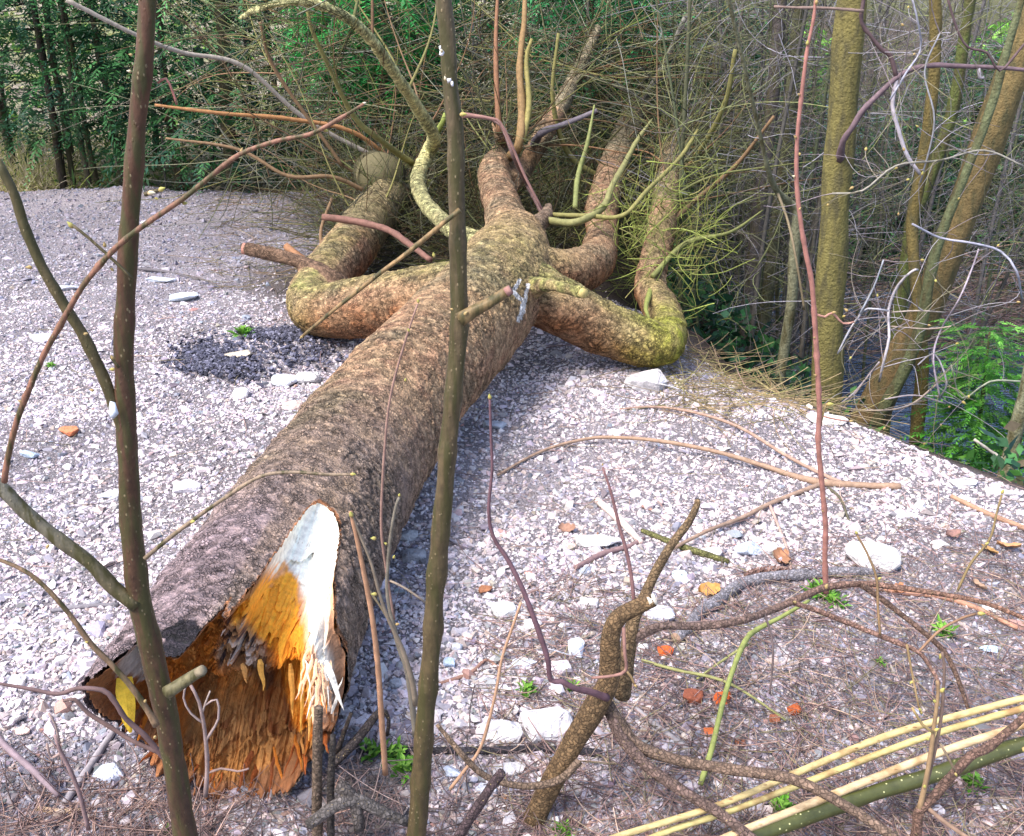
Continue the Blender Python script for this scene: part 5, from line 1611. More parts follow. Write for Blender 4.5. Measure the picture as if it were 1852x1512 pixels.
WEED = [(950, 1242, 34, 'small bright green weed below the long bluish stone'), (1036, 1238, 24, 'tiny green weed left of the shrub fork'), (672, 1352, 46, 'leafy green weed in the dark hollow beside the broken end'),
        (735, 1385, 50, 'tall green weed tuft against the foot of the middle sapling'), (718, 1358, 40, 'green weed between the hollow and the middle sapling'), (1416, 1456, 44, 'green moss tuft between the straw coloured stems'),
        (1762, 1412, 40, 'bright green weed below the thick green stem'), (1705, 1138, 36, 'green weed beside the pink dry stick'), (1488, 1068, 46, 'green leaves under the fork of the pink shoot'), (1512, 1085, 30, 'small dark green leaves right of the pink shoot foot'),
        (443, 598, 34, 'little green seedling above the black cinders'), (1176, 690, 26, 'pale green seedling in front of the blocky stone'), (92, 660, 16, 'tiny green sprout on the gravel at far left'), (1020, 1500, 34, 'green weed at the bottom edge right of the shrub foot'),
        (1590, 1195, 18, 'small green sprout on fine gravel under the shrub branch'), (306, 1500, 22, 'green sprout beside the foot of the left sapling'), (1700, 1430, 20, 'tiny weed by the forked brown shoot')]
for px, py, s, lab in WEED:
    p = GT(px, py + s * .3)
    m = MB()
    r = rm(s, p)
    leaf_fan(m, p, 26, r * .75, r * .11, (.10, .26, .03), r=r * .18)
    leaf_fan(m, p + [0, 0, r * .3], 14, r * .5, r * .10, (.17, .34, .05), r=r * .15)
    tag(m.build('weed', M_leaf, None, False, tuple(p)), lab, 'weed')

LEAF = [(1822, 985, 34, (.45, .24, .12), 'large curled tan dead leaf at the right edge'), (1788, 992, 30, (.34, .20, .08), 'yellow brown dead leaf left of the curled tan one'), (1412, 1005, 40, (.32, .16, .09), 'brown dead leaf behind the pine cone'), (1625, 1066, 26, (.45, .20, .10), 'reddish dead leaf beside the dry pink stick'),
        (1722, 968, 24, (.26, .15, .13), 'purplish dead leaf on the slope at right'), (1282, 1066, 36, (.50, .26, .08), 'upright orange tan dead leaf before the grey branch'), (1025, 955, 26, (.3, .17, .12), 'curled brown leaf left of the white slab'), (1170, 1400, 24, (.5, .36, .25), 'pale tan dead leaf below the shrub branch'), (1770, 1060, 26, (.3, .2, .14), 'withered brown seed head near the right edge'), (320, 330, 0, (.4, .2, .16), '')]
for px, py, s, c, lab in LEAF:
    if not s:
        continue
    p = GT(px, py + s * .3)
    r = rm(s, p)
    nu, nv_ = 9, 7
    u, v = np.meshgrid(np.linspace(-1, 1, nu), np.linspace(-1, 1, nv_), indexing='ij')
    wdt = np.sqrt(np.clip(1 - u ** 2, 0.02, 1)) * (1 + .15 * np.sin(u * 9))
    cu = rng.uniform(.3, .8)
    V = np.stack([u * r * .6, v * wdt * r * .38, (v ** 2) * r * .3 * cu + .2 * r * cu * u ** 2 + .03 * r * rng.normal(size=u.shape)], -1)
    a = rng.uniform(0, 3)
    V = V.reshape(-1, 3) @ np.array([[math.cos(a), -math.sin(a), 0], [math.sin(a), math.cos(a), 0], [0, .3, 1]]).T
    i, j = np.meshgrid(np.arange(nu - 1), np.arange(nv_ - 1), indexing='ij')
    F = np.stack([i * nv_ + j, (i + 1) * nv_ + j, (i + 1) * nv_ + j + 1, i * nv_ + j + 1], -1).reshape(-1, 4)
    m = MB()
    m.add(V + p + [0, 0, .012], F, np.array(c) * (1 + .12 * rng.normal(size=(len(V), 1))))
    tag(m.build('dead_leaf', M_dry, None, True, tuple(p)), lab, 'leaf')

# pine cone: scales in a spiral
p0, p1 = GT(1345, 1050), GT(1425, 1040)
p0, p1 = p0 + [0, 0, .02], p1 + [0, 0, .02]
cone = thing('pine_cone', 'dark spiky open pine cone lying behind the grey curved branch', 'pine cone', tuple(p0))
m = MB()
t = np.linspace(0, 1, 10)[:, None]
tube(m, p0 + (p1 - p0) * t, np.interp(t[:, 0], [0, .3, 1], [.006, .012, .004]), (.10, .06, .05), 8)
m.build('core', M_dry, cone)
m = MB()
ax_ = (p1 - p0) / np.linalg.norm(p1 - p0)
s1 = np.cross(ax_, [0, 0, 1.]); s2 = np.cross(s1, ax_)
n = 90
k = np.arange(n)
a = k * 2.4
tt = k / n
rad = np.interp(tt, [0, .25, .7, 1], [.010, .022, .020, .008])
Dr = np.cos(a)[:, None] * s1 + np.sin(a)[:, None] * s2
Sd = np.cross(Dr, ax_)
Pb = p0 + (p1 - p0) * tt[:, None]
tip = Pb + Dr * rad[:, None] + ax_ * .008
w_ = (rad * .38)[:, None]
V = np.stack([Pb, Pb + Dr * rad[:, None] * .7 + Sd * w_, tip, Pb + Dr * rad[:, None] * .7 - Sd * w_], 1).reshape(-1, 3)
m.add(V, np.arange(4 * n).reshape(n, 4), np.repeat(pick([(.13, .075, .065), (.2, .12, .10), (.3, .2, .18)], n), 4, 0))
m.build('scales', M_dry, cone, False)

# ------------------------------------------------------------------ litter on the ground
m = MB()
def litter(n, box, lo, hi, pal, rr=(.0007, .0018), keep=None):
    P, px, py = ground_samples(n, *box)
    d = (P[:, 0] - np.interp(P[:, 1], EY, EX)) * .84
    ok = (P[:, 1] < 10) & (d < .6)
    if keep is not None:
        ok &= keep(px, py)
    P = P[ok]
    n = len(P)
    a = rng.uniform(0, 6.283, n)
    C_ = curls(P + [0, 0, .012], np.stack([np.cos(a), np.sin(a), rng.normal(.03, .08, n)], 1), rng.uniform(lo, hi, n), 6, .5)
    C_[:, :, 2] = np.maximum(C_[:, :, 2], H(C_[:, :, 0], C_[:, :, 1]) + .010)
    D = np.maximum(1, P[:, 1] / 3)
    tubes(m, C_, np.linspace(1, .7, 6)[None] * (rng.uniform(*rr, n) * D)[:, None], pick(pal, n, .25), 3)


LP = [(.28, .18, .155), (.22, .14, .135), (.15, .10, .10), (.36, .26, .20), (.12, .085, .085), (.28, .18, .165), (.20, .17, .10)]
nzf = lambda px, py: np.sin(px * .011) + np.sin(py * .017 + px * .004)
litter(5200, (900, 2000, 960, 1600), .03, .16, LP, keep=lambda a, b: b > 1130 - (a - 1000) * .22 + 60 * nzf(a, b))
litter(900, (-300, 2000, 560, 1150), .04, .25, LP, (.0008, .0016), keep=lambda a, b: (a > 850) | (rng.uniform(size=len(a)) < .35))
litter(380, (300, 1000, 1330, 1600), .04, .2, [(.12, .085, .085), (.2, .14, .14), (.08, .06, .06), (.3, .22, .2)], (.0008, .002))
litter(700, (-200, 420, 1380, 1600), .03, .15, [(.2, .13, .12), (.3, .2, .17), (.12, .08, .08)], (.0008, .002))
litter(420, (1180, 1520, 600, 760), .1, .5, [(.27, .24, .10), (.30, .22, .12), (.22, .17, .10)], (.0010, .0018))
litter(500, (380, 760, 330, 520), .1, .4, [(.2, .15, .11), (.16, .14, .08)], (.0008, .0014))
tag(m.build('twig_litter', M_twig), 'dry twigs, straws and needles scattered over the gravel', 'litter', kind='stuff')

# tangle of dead weeds along the bottom edge
m = MB()
n = 900
px = np.concatenate([rng.uniform(-150, 620, 700), rng.uniform(560, 1000, 200)])
P = np.array([GT(a, b) for a, b in zip(px, rng.uniform(1455, 1640, n))])
D = np.stack([rng.normal(0, .8, n), rng.normal(0, .6, n), rng.uniform(.05, .7, n)], 1)
C_ = curls(P, D, rng.uniform(.03, .12, n), 6, 1.0)
C_[:, :, 2] = np.maximum(C_[:, :, 2], .004)
tubes(m, C_, np.linspace(1, .6, 6)[None] * rng.uniform(.0006, .0014, n)[:, None], pick([(.16, .10, .095), (.24, .16, .15), (.10, .065, .065), (.32, .2, .16)], n), 3)
tag(m.build('dead_weeds', M_twig), 'low tangle of dry purplish weed stalks along the bottom edge', 'dead weeds', kind='stuff')


# ------------------------------------------------------------------ standing trees on the bank
def tree(name, label, cat, nodes, mat, c, branches=(), n=14, grp=None, root=.4, c2=None, rough=.05):
    P = [PY(a, b, y) for a, b, y, r in nodes]
    R = [rm(q[3], p) for q, p in zip(nodes, P)]
    d = P[0] - P[1]
    d /= np.linalg.norm(d)
    gz = float(H(P[0][0], P[0][1]))
    ex = max(.05, (P[0][2] - gz + .1) / max(.25, -d[2]))
    P = [P[0] + d * ex] + P
    R = [R[0] * 1.2] + R
    u = P[-1] - P[-2]
    u /= np.linalg.norm(u)
    P.append(P[-1] + u * .9)
    R.append(R[-1] * .85)
    t = thing(name, label, cat, tuple(P[0]), grp)
    PP, RR = spline(P, R, .05)
    m = MB()
    cc = np.asarray(c, float)
    if c2 is not None:
        k = np.linspace(0, 1, len(PP))[:, None]
        cc = cc * (1 - k) + np.asarray(c2) * k
    tube(m, PP, RR, cc, n, rough=rough)
    m.build('trunk', mat, t)
    for nd, bc in branches:
        P = [PY(a, b, y) for a, b, y, r in nd]
        R = [rm(q[3] * .75, p) for q, p in zip(nd, P)]
        PP, RR = spline(P, R, .03)
        m = MB()
        tube(m, PP, RR, bc, 7, rough=.1)
        m.build('branch', M_twig, t)
    return t


DP, PG = (.10, .065, .07), (.42, .38, .42)
yt = 5.0
tree('standing_tree', 'straight olive green tree at the right with dark purple side branch', 'tree', [(1494, 735, yt, 27), (1500, 560, yt, 26), (1508, 420, yt, 26), (1516, 300, yt, 26.5), (1528, 150, yt, 27), (1540, 0, yt, 27), (1545, -80, yt, 27)], M_tree, (.155, .135, .045),
     [([(1519, 290, yt - .05, 11), (1525, 255, yt - .14, 7.5), (1545, 225, yt - .18, 7), (1560, 200, yt - .2, 7), (1590, 170, yt - .2, 6.5), (1622, 140, yt - .2, 6.5), (1650, 125, yt - .2, 6), (1690, 118, yt - .2, 6), (1740, 120, yt - .2, 5.5), (1800, 122, yt - .2, 5), (1870, 128, yt - .2, 4.5)], (.14, .095, .11)),
      ([(1622, 142, yt - .2, 5.5), (1610, 100, yt - .2, 5.5), (1595, 90, yt - .2, 5.5), (1575, 65, yt - .2, 5), (1558, 40, yt - .2, 5), (1562, 0, yt - .2, 4.5), (1566, -30, yt - .2, 4.5)], DP),
      ([(1562, 20, yt - .22, 4), (1500, 15, yt - .22, 3.6), (1440, 14, yt - .22, 3.2), (1400, 12, yt - .22, 3)], (.2, .14, .12)),
      ([(1622, 142, yt - .2, 5), (1614, 190, yt - .2, 5), (1625, 235, yt - .2, 5), (1640, 280, yt - .2, 4.5), (1664, 315, yt - .2, 4)], PG),
      ([(1770, 120, yt - .2, 4), (1772, 140, yt - .2, 4), (1780, 140, yt - .2, 2.5)], PG),
      ([(1712, -10, yt - .3, 3), (1730, 50, yt - .3, 3), (1750, 85, yt - .3, 3), (1785, 95, yt - .3, 3), (1808, 128, yt - .3, 3), (1840, 95, yt - .3, 3), (1860, 70, yt - .3, 2.5)], DP)], c2=(.17, .145, .05))
tree('leaning_tree', 'thick brown tree leaning right beyond the straight olive tree', 'tree', [(1560, 780, 5.6, 30.96), (1610, 680, 5.6, 29.24), (1665, 580, 5.6, 28.38), (1705, 480, 5.6, 28.38), (1745, 370, 5.6, 29.24), (1785, 260, 5.6, 30.10), (1825, 150, 5.6, 30.10), (1870, 30, 5.6, 30.10)], M_tree, (.13, .085, .04), c2=(.20, .15, .06), n=16)
tree('mossy_sapling', 'thin green mossy stem curving in front of the leaning tree', 'tree', [(1580, 770, 5.2, 9), (1600, 735, 5.2, 11), (1640, 660, 5.2, 11), (1665, 590, 5.2, 11), (1682, 500, 5.2, 10), (1700, 430, 5.2, 9.5), (1740, 330, 5.2, 8), (1790, 200, 5.2, 8), (1830, 60, 5.2, 7)], M_tree, (.10, .11, .05), n=10, c2=(.15, .17, .09))
tree('thin_tree', 'thin olive brown tree standing right of the leaning trunk foot', 'tree', [(1655, 815, 5.3, 12), (1662, 740, 5.3, 13), (1668, 650, 5.3, 11), (1655, 500, 5.4, 10), (1650, 400, 5.5, 11), (1668, 300, 5.5, 11), (1685, 180, 5.5, 11), (1692, 60, 5.5, 11), (1690, -40, 5.5, 11)], M_tree, (.12, .09, .03), n=10, c2=(.17, .13, .045))
tree('thin_tree', 'grey green stem with lopped twigs at the right edge by the stream', 'tree', [(1815, 880, 4.2, 15), (1828, 820, 4.2, 13), (1842, 760, 4.2, 12), (1858, 690, 4.2, 11), (1880, 560, 4.2, 10)], M_tree, (.19, .19, .12), [([(1835, 845, 4.2, 4), (1790, 815, 4.2, 4), (1762, 795, 4.2, 3.5)], (.42, .38, .33))], n=10)
tree('thin_tree', 'mossy green stem between the olive tree and leaning trunk', 'tree', [(1640, 470, 6.2, 12), (1650, 400, 6.2, 12), (1690, 300, 6.2, 11), (1725, 190, 6.2, 11), (1745, 60, 6.2, 10)], M_tree, (.10, .12, .035), n=10)
tree('thin_tree', 'slim grey stem with bare fork left of the olive tree', 'tree', [(1420, 620, 5.6, 9), (1432, 540, 5.6, 9.5), (1436, 460, 5.6, 10), (1442, 385, 5.6, 9), (1432, 370, 5.6, 8), (1405, 345, 5.5, 6), (1390, 310, 5.4, 4.5), (1375, 245, 5.3, 3.5)], M_tree, (.19, .19, .12), [([(1405, 345, 5.5, 3.4), (1425, 400, 5.4, 3.2), (1440, 470, 5.3, 3), (1455, 560, 5.3, 3)], (.2, .16, .1))], n=8)
tree('thin_tree', 'dark grey pole like tree in the thicket right of the fallen crown', 'tree', [(1350, 590, 6.6, 14), (1370, 400, 6.6, 13), (1395, 200, 6.6, 12), (1412, 0, 6.6, 12)], M_tree, (.10, .085, .085), n=10)
tree('thin_tree', 'dark olive pole tree just left of the slim grey stem', 'tree', [(1380, 600, 6.9, 11), (1405, 400, 6.9, 11), (1430, 190, 6.9, 12), (1446, 0, 6.9, 11)], M_tree, (.11, .11, .065), n=10)

RS = .62
# grey-white zigzag shrub between the trees
b = PY(1660, 690, 4.7)
t = thing('pale_shrub', 'leafless shrub with pale zigzag twigs in front of the leaning tree', 'shrub', (b[0], 4.7, float(H(b[0], 4.7))))
ZZ = []
for nd, c in [([(1590, 690, 3), (1598, 655, 4), (1608, 610, 4), (1607, 560, 4), (1625, 515, 4), (1650, 490, 3.5), (1660, 488, 3)], (.52, .48, .52)),
              ([(1607, 562, 3), (1570, 558, 3), (1555, 570, 3), (1535, 600, 3), (1515, 640, 2.5)], (.40, .40, .46)), ([(1590, 655, 3), (1570, 680, 3), (1545, 710, 2.6), (1520, 730, 2.5)], (.4, .34, .36)),
              ([(1555, 568, 3), (1580, 520, 2.6), (1598, 470, 2.4)], (.36, .38, .44)), ([(1610, 565, 2.4), (1660, 562, 2.4), (1710, 565, 2)], (.42, .36, .32)), ([(1608, 590, 2.4), (1680, 595, 2.4), (1720, 590, 2)], (.42, .33, .27)),
              ([(1650, 405, 3), (1700, 430, 3.4), (1760, 440, 3.6), (1810, 455, 3.6), (1838, 490, 3.4), (1848, 540, 3)], (.40, .40, .50)), ([(1505, 350, 3), (1560, 345, 3), (1620, 300, 3), (1700, 290, 3), (1780, 272, 3), (1850, 300, 3)], (.30, .28, .24)),
              ([(1700, 720, 3), (1688, 650, 3), (1700, 600, 2.8), (1735, 540, 2.8), (1760, 480, 2.6), (1770, 450, 2.4)], (.40, .34, .40)), ([(1700, 720, 3), (1712, 690, 2.8), (1690, 640, 2.4), (1660, 660, 2.2)], (.34, .32, .36)),
              ([(1610, 180, 3), (1640, 130, 3), (1665, 90, 3), (1660, 40, 2.6), (1648, -10, 2.6)], (.38, .38, .46)), ([(1665, 330, 2.6), (1690, 220, 2.6), (1672, 130, 2.6), (1700, 60, 2.4)], (.30, .3, .33)),
              ([(1700, 690, 3), (1640, 735, 3), (1560, 742, 3), (1500, 730, 2.4)], (.30, .24, .2)), ([(1710, 730, 3), (1655, 715, 2.6), (1600, 722, 2.4)], (.4, .34, .36)), ([(1850, 690, 3), (1790, 690, 3), (1740, 720, 2.6), (1720, 660, 2)], (.3, .33, .25))]:
    nd = [(a, b_, r, rng.uniform(-.08, .08)) for a, b_, r in nd]
    ZZ.append(np.array(spline(stem_pts(nd, 4.75)[0], np.ones(len(nd)), .03)[0]))
    stem(t, 'branch', nd, 4.75, M_twig, np.array(c) * .8, 6, step=.04)
m = MB()
n = 130
P0 = np.concatenate(ZZ)
P0 = P0[rng.integers(0, len(P0), n)]
C_ = curls(P0, np.stack([rng.normal(0, 1, n), rng.normal(0, .3, n), rng.normal(.1, .7, n)], 1), rng.uniform(.12, .45, n), 8, 1.3)
tubes(m, C_, np.linspace(1, .5, 8)[None] * rng.uniform(.0014, .0028, n)[:, None], pick([(.30, .28, .31), (.22, .19, .16), (.27, .22, .24), (.18, .16, .10)], n), 4)
m.build('twigs', M_twig, t)['kind'] = 'stuff'
tips = C_[:, -1]
for q in range(0, n, 4):
    bud(t, tips[q], rng.uniform(.016, .026), C_[q, -1] - C_[q, -2], 'green' if q % 3 else 'tan')


# ------------------------------------------------------------------ evergreens with feathery sprays
def spray(m, P0, D, L, c, nl=16, lw=.10, droop=.35, lenf=.22):
    """flat fronds: an axis with tapering leaflets on both sides"""
    n = len(P0)
    D = D / np.linalg.norm(D, axis=1, keepdims=True)
    S = np.cross(D, [0, 0, 1.0]) + rng.normal(0, .25, (n, 3))
    S /= np.linalg.norm(S, axis=1, keepdims=True) + 1e-9
    t = np.linspace(.08, 1, nl)
    A = P0[:, None] + D[:, None] * (L[:, None] * t)[..., None]
    A[:, :, 2] -= droop * L[:, None] * t[None] ** 2
    sd = np.where(np.arange(nl) % 2, 1.0, -1.0)
    ll = L[:, None] * lenf * (1.05 - .75 * t)[None] * rng.uniform(.7, 1.3, (n, nl))
    dirl = S[:, None] * sd[None, :, None] * .8 + D[:, None] * .7 + rng.normal(0, .15, (n, nl, 3))
    dirl /= np.linalg.norm(dirl, axis=2, keepdims=True)
    tip = A + dirl * ll[..., None]
    tip[:, :, 2] -= ll * droop * .6
    wv = np.cross(dirl, np.cross(D, S)[:, None])
    wv /= np.linalg.norm(wv, axis=2, keepdims=True) + 1e-9
    wd = ll * lw
    mid = A * .55 + tip * .45
    V = np.stack([A, mid + wv * wd[..., None], tip, mid - wv * wd[..., None]], 2).reshape(-1, 3)
    F = np.arange(len(V)).reshape(-1, 4)
    m.add(V, F, np.repeat(c, nl * 4, 0))


EV = np.array([[.028, .095, .033], [.04, .14, .045], [.017, .055, .025], [.06, .19, .06], [.026, .09, .055]])


def evergreen(name, label, base, h, rad, nsp, pal, grp=None, low=.35, tr=.035, cat='tree', lean=(0, 0), sl=(.22, .5), stems=1, nl=18, lw=.17):
    base = np.array(base, float)
    t = thing(name, label, cat, tuple(base), grp)
    for q in range(stems):
        o = np.array([rng.normal(0, .14), rng.normal(0, .1), 0]) * (q > 0)
        m = MB()
        P = np.array([base + o + [lean[0] * k * h + rng.normal(0, .012), lean[1] * k * h, k * h - .05] for k in np.linspace(0, 1, 9)])
        tube(m, P, np.linspace(tr, tr * .4, 9) * (1 if q == 0 else rng.uniform(.5, .9)), pick([(.06, .045, .035), (.085, .07, .05), (.10, .085, .05)], 1)[0], 8, rough=.08)
        m.build('trunk', M_tree, t)
    m, mbr = MB(), MB()
    z = rng.uniform(low, h, nsp)
    a = rng.uniform(0, 6.283, nsp)
    rr = rad * np.sqrt(rng.uniform(.02, 1, nsp)) * np.interp(z, [low, low + .4, h * .8, h], [.55, 1, .9, .25])
    k = z / h
    ctr = base[None] + np.stack([lean[0] * z, lean[1] * z, z], 1)
    D = np.stack([np.cos(a), np.sin(a), rng.normal(-.05, .3, nsp)], 1)
    P0 = ctr + D * rr[:, None] * [1, 1, .3]
    spray(m, P0, D + rng.normal(0, .3, (nsp, 3)), rng.uniform(*sl, nsp), pick(pal, nsp, .3), nl, lw)
    nb = max(6, nsp // 14)
    ii = rng.integers(0, nsp, nb)
    C_ = np.stack([ctr[ii] + (P0[ii] - ctr[ii]) * kk for kk in np.linspace(0, 1, 4)], 1)
    tubes(mbr, C_, np.tile(np.linspace(.008, .003, 4), (nb, 1)), pick([(.06, .05, .04)], nb), 3)
    m.V += mbr.V; m.C += mbr.C; m.F += [f + m.n for f in mbr.F]
    m.build('foliage', M_leaf, t, False)
    return t


def at(px, y):
    p = PY(px, 400, y)
    return (p[0], y, float(H(p[0], y)))


SPECS = [(-60, 10.3, 3.0, .8, 150, .95, 2), (40, 10.9, 3.0, .8, 170, .95, 2), (125, 9.9, 2.8, .75, 420, .62, 4), (150, 11.6, 3.0, .9, 420, .5, 2), (235, 10.2, 2.8, .8, 400, .5, 2), (330, 9.9, 2.8, .8, 430, .45, 2), (430, 9.7, 3.2, .95, 520, .40, 1), (520, 10.8, 3.0, .9, 430, .3, 2), (300, 12.2, 3.2, 1.0, 420, .5, 1), (620, 11.8, 3.2, 1.0, 420, .2, 1)]
LABS = ['dark evergreen at the far left edge of the clearing', 'dark evergreen rising behind the sunlit dry grass at left', 'clump of slim dark stems under evergreen foliage left of the left sapling', 'evergreen deeper in the left thicket', 'evergreen just left of the top of the left sapling', 'evergreen just right of the top of the left sapling',
        'evergreen with a thick dark trunk behind the left gravel', 'evergreen behind the crown left of the curving green branch', 'rear evergreen showing between the left ones', 'evergreen behind the fallen crown centre left']
for (px, y, h, r, n, low, st), lab in zip(SPECS, LABS):
    evergreen('evergreen_tree', lab, at(px, y), h, r, int(n * 1.6), EV, 'evergreens behind the gravel clearing', low, .075 if px == 430 else .04, stems=st, lean=(rng.normal(0, .02), 0))
evergreen('hemlock_tree', 'bright green feathery conifer behind the curving green branch', at(705, 8.7), 2.3, .62, 900, [(.03, .24, .05), (.05, .34, .07), (.02, .13, .035)], None, .85, .04, sl=(.25, .5))
evergreen('hemlock_tree', 'emerald conifer spray above the middle of the fallen crown', at(1060, 9.0), 2.3, .6, 620, [(.03, .22, .07), (.05, .30, .10), (.02, .12, .04)], None, 1.0, .04, sl=(.25, .5))
# dark evergreens behind the crown and across the stream
bk = [(780, 13.0), (900, 12.2), (1010, 13.5), (1130, 12.6), (1240, 11.8), (1330, 12.8), (1420, 11.4), (1500, 12.6), (1600, 11.5), (1690, 13.0), (1780, 12.0), (1880, 13.2), (1960, 12), (-150, 12.5), (690, 14.5)]
bl = ['dark evergreen behind the crown, just right of the curving branch', 'dark evergreen directly behind the upright crown limb', 'dark evergreen behind the emerald conifer spray', 'dark evergreen behind the long rear limb', 'dark evergreen right of the long rear limb', 'dark evergreen behind the dark pole trees', 'dark evergreen behind the slender pink shoot', 'dark evergreen behind the straight olive tree',
      'dark evergreen between the olive tree and leaning trunk', 'dark evergreen behind the thin olive brown tree', 'dark evergreen behind the leaning trunk top', 'dark evergreen in the upper right corner', 'dark evergreen beyond the right edge of the stream bank', 'dark evergreen beyond the far left edge', 'dark evergreen farthest back behind the curving branch']
for (px, y), lab in zip(bk, bl):
    evergreen('evergreen_tree', lab, at(px, y), (1.9 if px > 1400 else 2.6), 1.05, 1000, EV * .9, 'evergreens behind the crown and stream', .15, .06, sl=(.25, .55), nl=14, lw=.2)
# small fir by the stream
b = PY(1770, 860, 5.0)
fb_ = (b[0], 5.0, float(H(b[0], 5.0)))
FIR = [(.05, .20, .02), (.09, .29, .04), (.03, .12, .02), (.14, .34, .06)]
t = thing('young_fir', 'bright green young fir beside the stream at the right edge', 'fir tree', fb_)
m = MB()
top = PY(1790, 600, 5.0)
tube(m, *spline([np.array(fb_) + [0, 0, -.05], PY(1772, 760, 5.0), top], [.014, .012, .005], .05), (.05, .035, .025), 8)
m.build('trunk', M_tree, t)
for lay in range(9):
    zc = np.interp(lay, [0, 8], [PY(1770, 815, 5)[2], top[2]])
    n = 70
    a = rng.uniform(0, 6.283, n)
    D = np.stack([np.cos(a), np.sin(a), rng.uniform(-.1, .25, n)], 1)
    P0 = np.array([np.interp(zc, [fb_[2], top[2]], [fb_[0], top[0]]), 5.0, zc]) + D * rng.uniform(.0, .22, (n, 1)) * [1, 1, .2] + rng.normal(0, .02, (n, 3))
    m = MB()
    spray(m, P0, D, rng.uniform(.10, .24, n) * (1.1 - .06 * lay), pick(FIR, n, .3), 22, .17, .4, .26)
    m.build('foliage', M_leaf, t, False)

# ------------------------------------------------------------------ bare thicket of saplings on the bank and behind
def bare(base, h, lean, r, c, ntw, name='bare_sapling'):
    base = np.array(base, float)
    t = thing(name, 'thin leafless sapling standing in the dense thicket behind the fallen crown', 'sapling', tuple(base), 'bare saplings in the thicket')
    n = 8
    k = np.linspace(0, 1, n)
    P = base + np.stack([lean[0] * k * h + .05 * np.sin(k * 5 + rng.uniform(0, 6)), lean[1] * k * h, k * h - .04], 1)
    m = MB()
    tube(m, *spline(P, np.linspace(r, r * .45, n), .12), c, 6)
    m.build('stem', M_twig, t)
    ii = rng.uniform(.1, .98, ntw)
    P0 = np.stack([np.interp(ii, k, P[:, q]) for q in range(3)], 1)
    D = np.stack([rng.normal(0, 1, ntw), rng.normal(0, .6, ntw), rng.normal(.15, .6, ntw)], 1)
    C_ = curls(P0, D, rng.uniform(.2, .75, ntw), 7, .9, rng.uniform(-.8, .5))
    m = MB()
    cc = pick([c, np.array(c) * 1.5, (.20, .19, .19), (.12, .10, .085), (.15, .17, .08)], ntw, .25)
    tubes(m, C_, np.linspace(1, .5, 7)[None] * rng.uniform(.0018, .0036, ntw)[:, None], cc, 3)
    sel = rng.integers(0, ntw, ntw)
    kk = rng.integers(2, 6, ntw)
    tubes(m, curls(C_[sel, kk], rng.normal(0, 1, (ntw, 3)), rng.uniform(.1, .3, ntw), 5, .9), np.linspace(1, .6, 5)[None] * rng.uniform(.0012, .0022, ntw)[:, None], cc[sel], 3)
    m.build('twigs', M_twig, t)['kind'] = 'stuff'


bc = [(.075, .07, .065), (.10, .09, .075), (.085, .09, .05), (.055, .05, .055), (.13, .12, .12), (.085, .10, .055)]
for q in range(95):
    if q < 34:
        px, y = rng.uniform(1230, 1500), rng.uniform(5.9, 9.0)
    elif q < 66:
        px, y = rng.uniform(1500, 1950), rng.uniform(7.2, 11)
    elif q < 84:
        px, y = rng.uniform(760, 1260), rng.uniform(8.6, 11.5)
    else:
        px, y = rng.uniform(-60, 760), rng.uniform(9.7, 12.0)
    b = at(px, y)
    bare(b, rng.uniform(1.6, 3.0) - min(0, b[2]) , (rng.normal(.03, .09), rng.normal(0, .06)), rng.uniform(.007, .02), bc[q % 6], 46 if q < 84 else 24)

# undergrowth: ivy, ferns and brush on the banks, leaf litter clumps
m = MB()
def ug(n, pxr, yr, pal, ln, wd, zr=(.02, .3)):
    px, y = rng.uniform(*pxr, n), rng.uniform(*yr, n)
    u = (px - CX) / FPX
    x = u * (y * cp + 1.2 * sp)
    z = H(x, y)
    d = (x - np.interp(y, EY, EX)) * .84
    ok = ((d > .45) | (y > 9.7)) & ((d < 1.3) | (d > 3.75) | (y > 40))
    x, y, z = x[ok], y[ok], z[ok]
    n = len(x)
    P = np.stack([x, y, z + rng.uniform(*zr, n)], 1)
    a, el = rng.uniform(0, 6.283, n), rng.normal(.2, .5, n)
    D = np.stack([np.cos(a) * np.cos(el), np.sin(a) * np.cos(el), np.sin(el)], 1)
    S = np.cross(D, rng.normal(size=(n, 3)))
    S /= np.linalg.norm(S, axis=1, keepdims=True) + 1e-9
    L = ln * np.exp(rng.normal(0, .45, (n, 1)))
    W_ = wd * rng.uniform(.6, 1.3, (n, 1))
    V = np.stack([P, P + D * L * .5 + S * W_, P + D * L, P + D * L * .5 - S * W_], 1).reshape(-1, 3)
    m.add(V, np.arange(4 * n).reshape(n, 4), np.repeat(pick(pal, n, .3), 4, 0))


DKG = [(.02, .07, .035), (.03, .11, .045), (.025, .06, .05), (.05, .15, .045)]
ug(24000, (1400, 2050), (8.2, 11.2), DKG, .07, .022, (.0, 1.6))
ug(6000, (1200, 1500), (8.0, 11.0), DKG, .07, .022, (.0, 1.5))
ug(16000, (1200, 2000), (5.5, 13), DKG, .07, .022, (.0, .45))
ug(9000, (500, 1300), (8.2, 14), DKG, .07, .022, (.0, .4))
ug(5000, (1450, 2000), (3.6, 6.5), [(.03, .10, .03), (.05, .15, .03), (.06, .06, .03)], .05, .014, (.0, .12))
ug(9000, (-200, 800), (9.6, 15), [(.10, .14, .035), (.06, .12, .03), (.30, .25, .14), (.36, .30, .20)], .09, .012, (.0, .2))
ug(20000, (1150, 2100), (10.5, 14.5), DKG + [(.06, .08, .05)], .10, .03, (.0, 2.1))
ug(24000, (1450, 2150), (12, 22), [(.16, .40, .04), (.10, .28, .03), (.22, .48, .07)], .14, .05, (.2, 2.0))
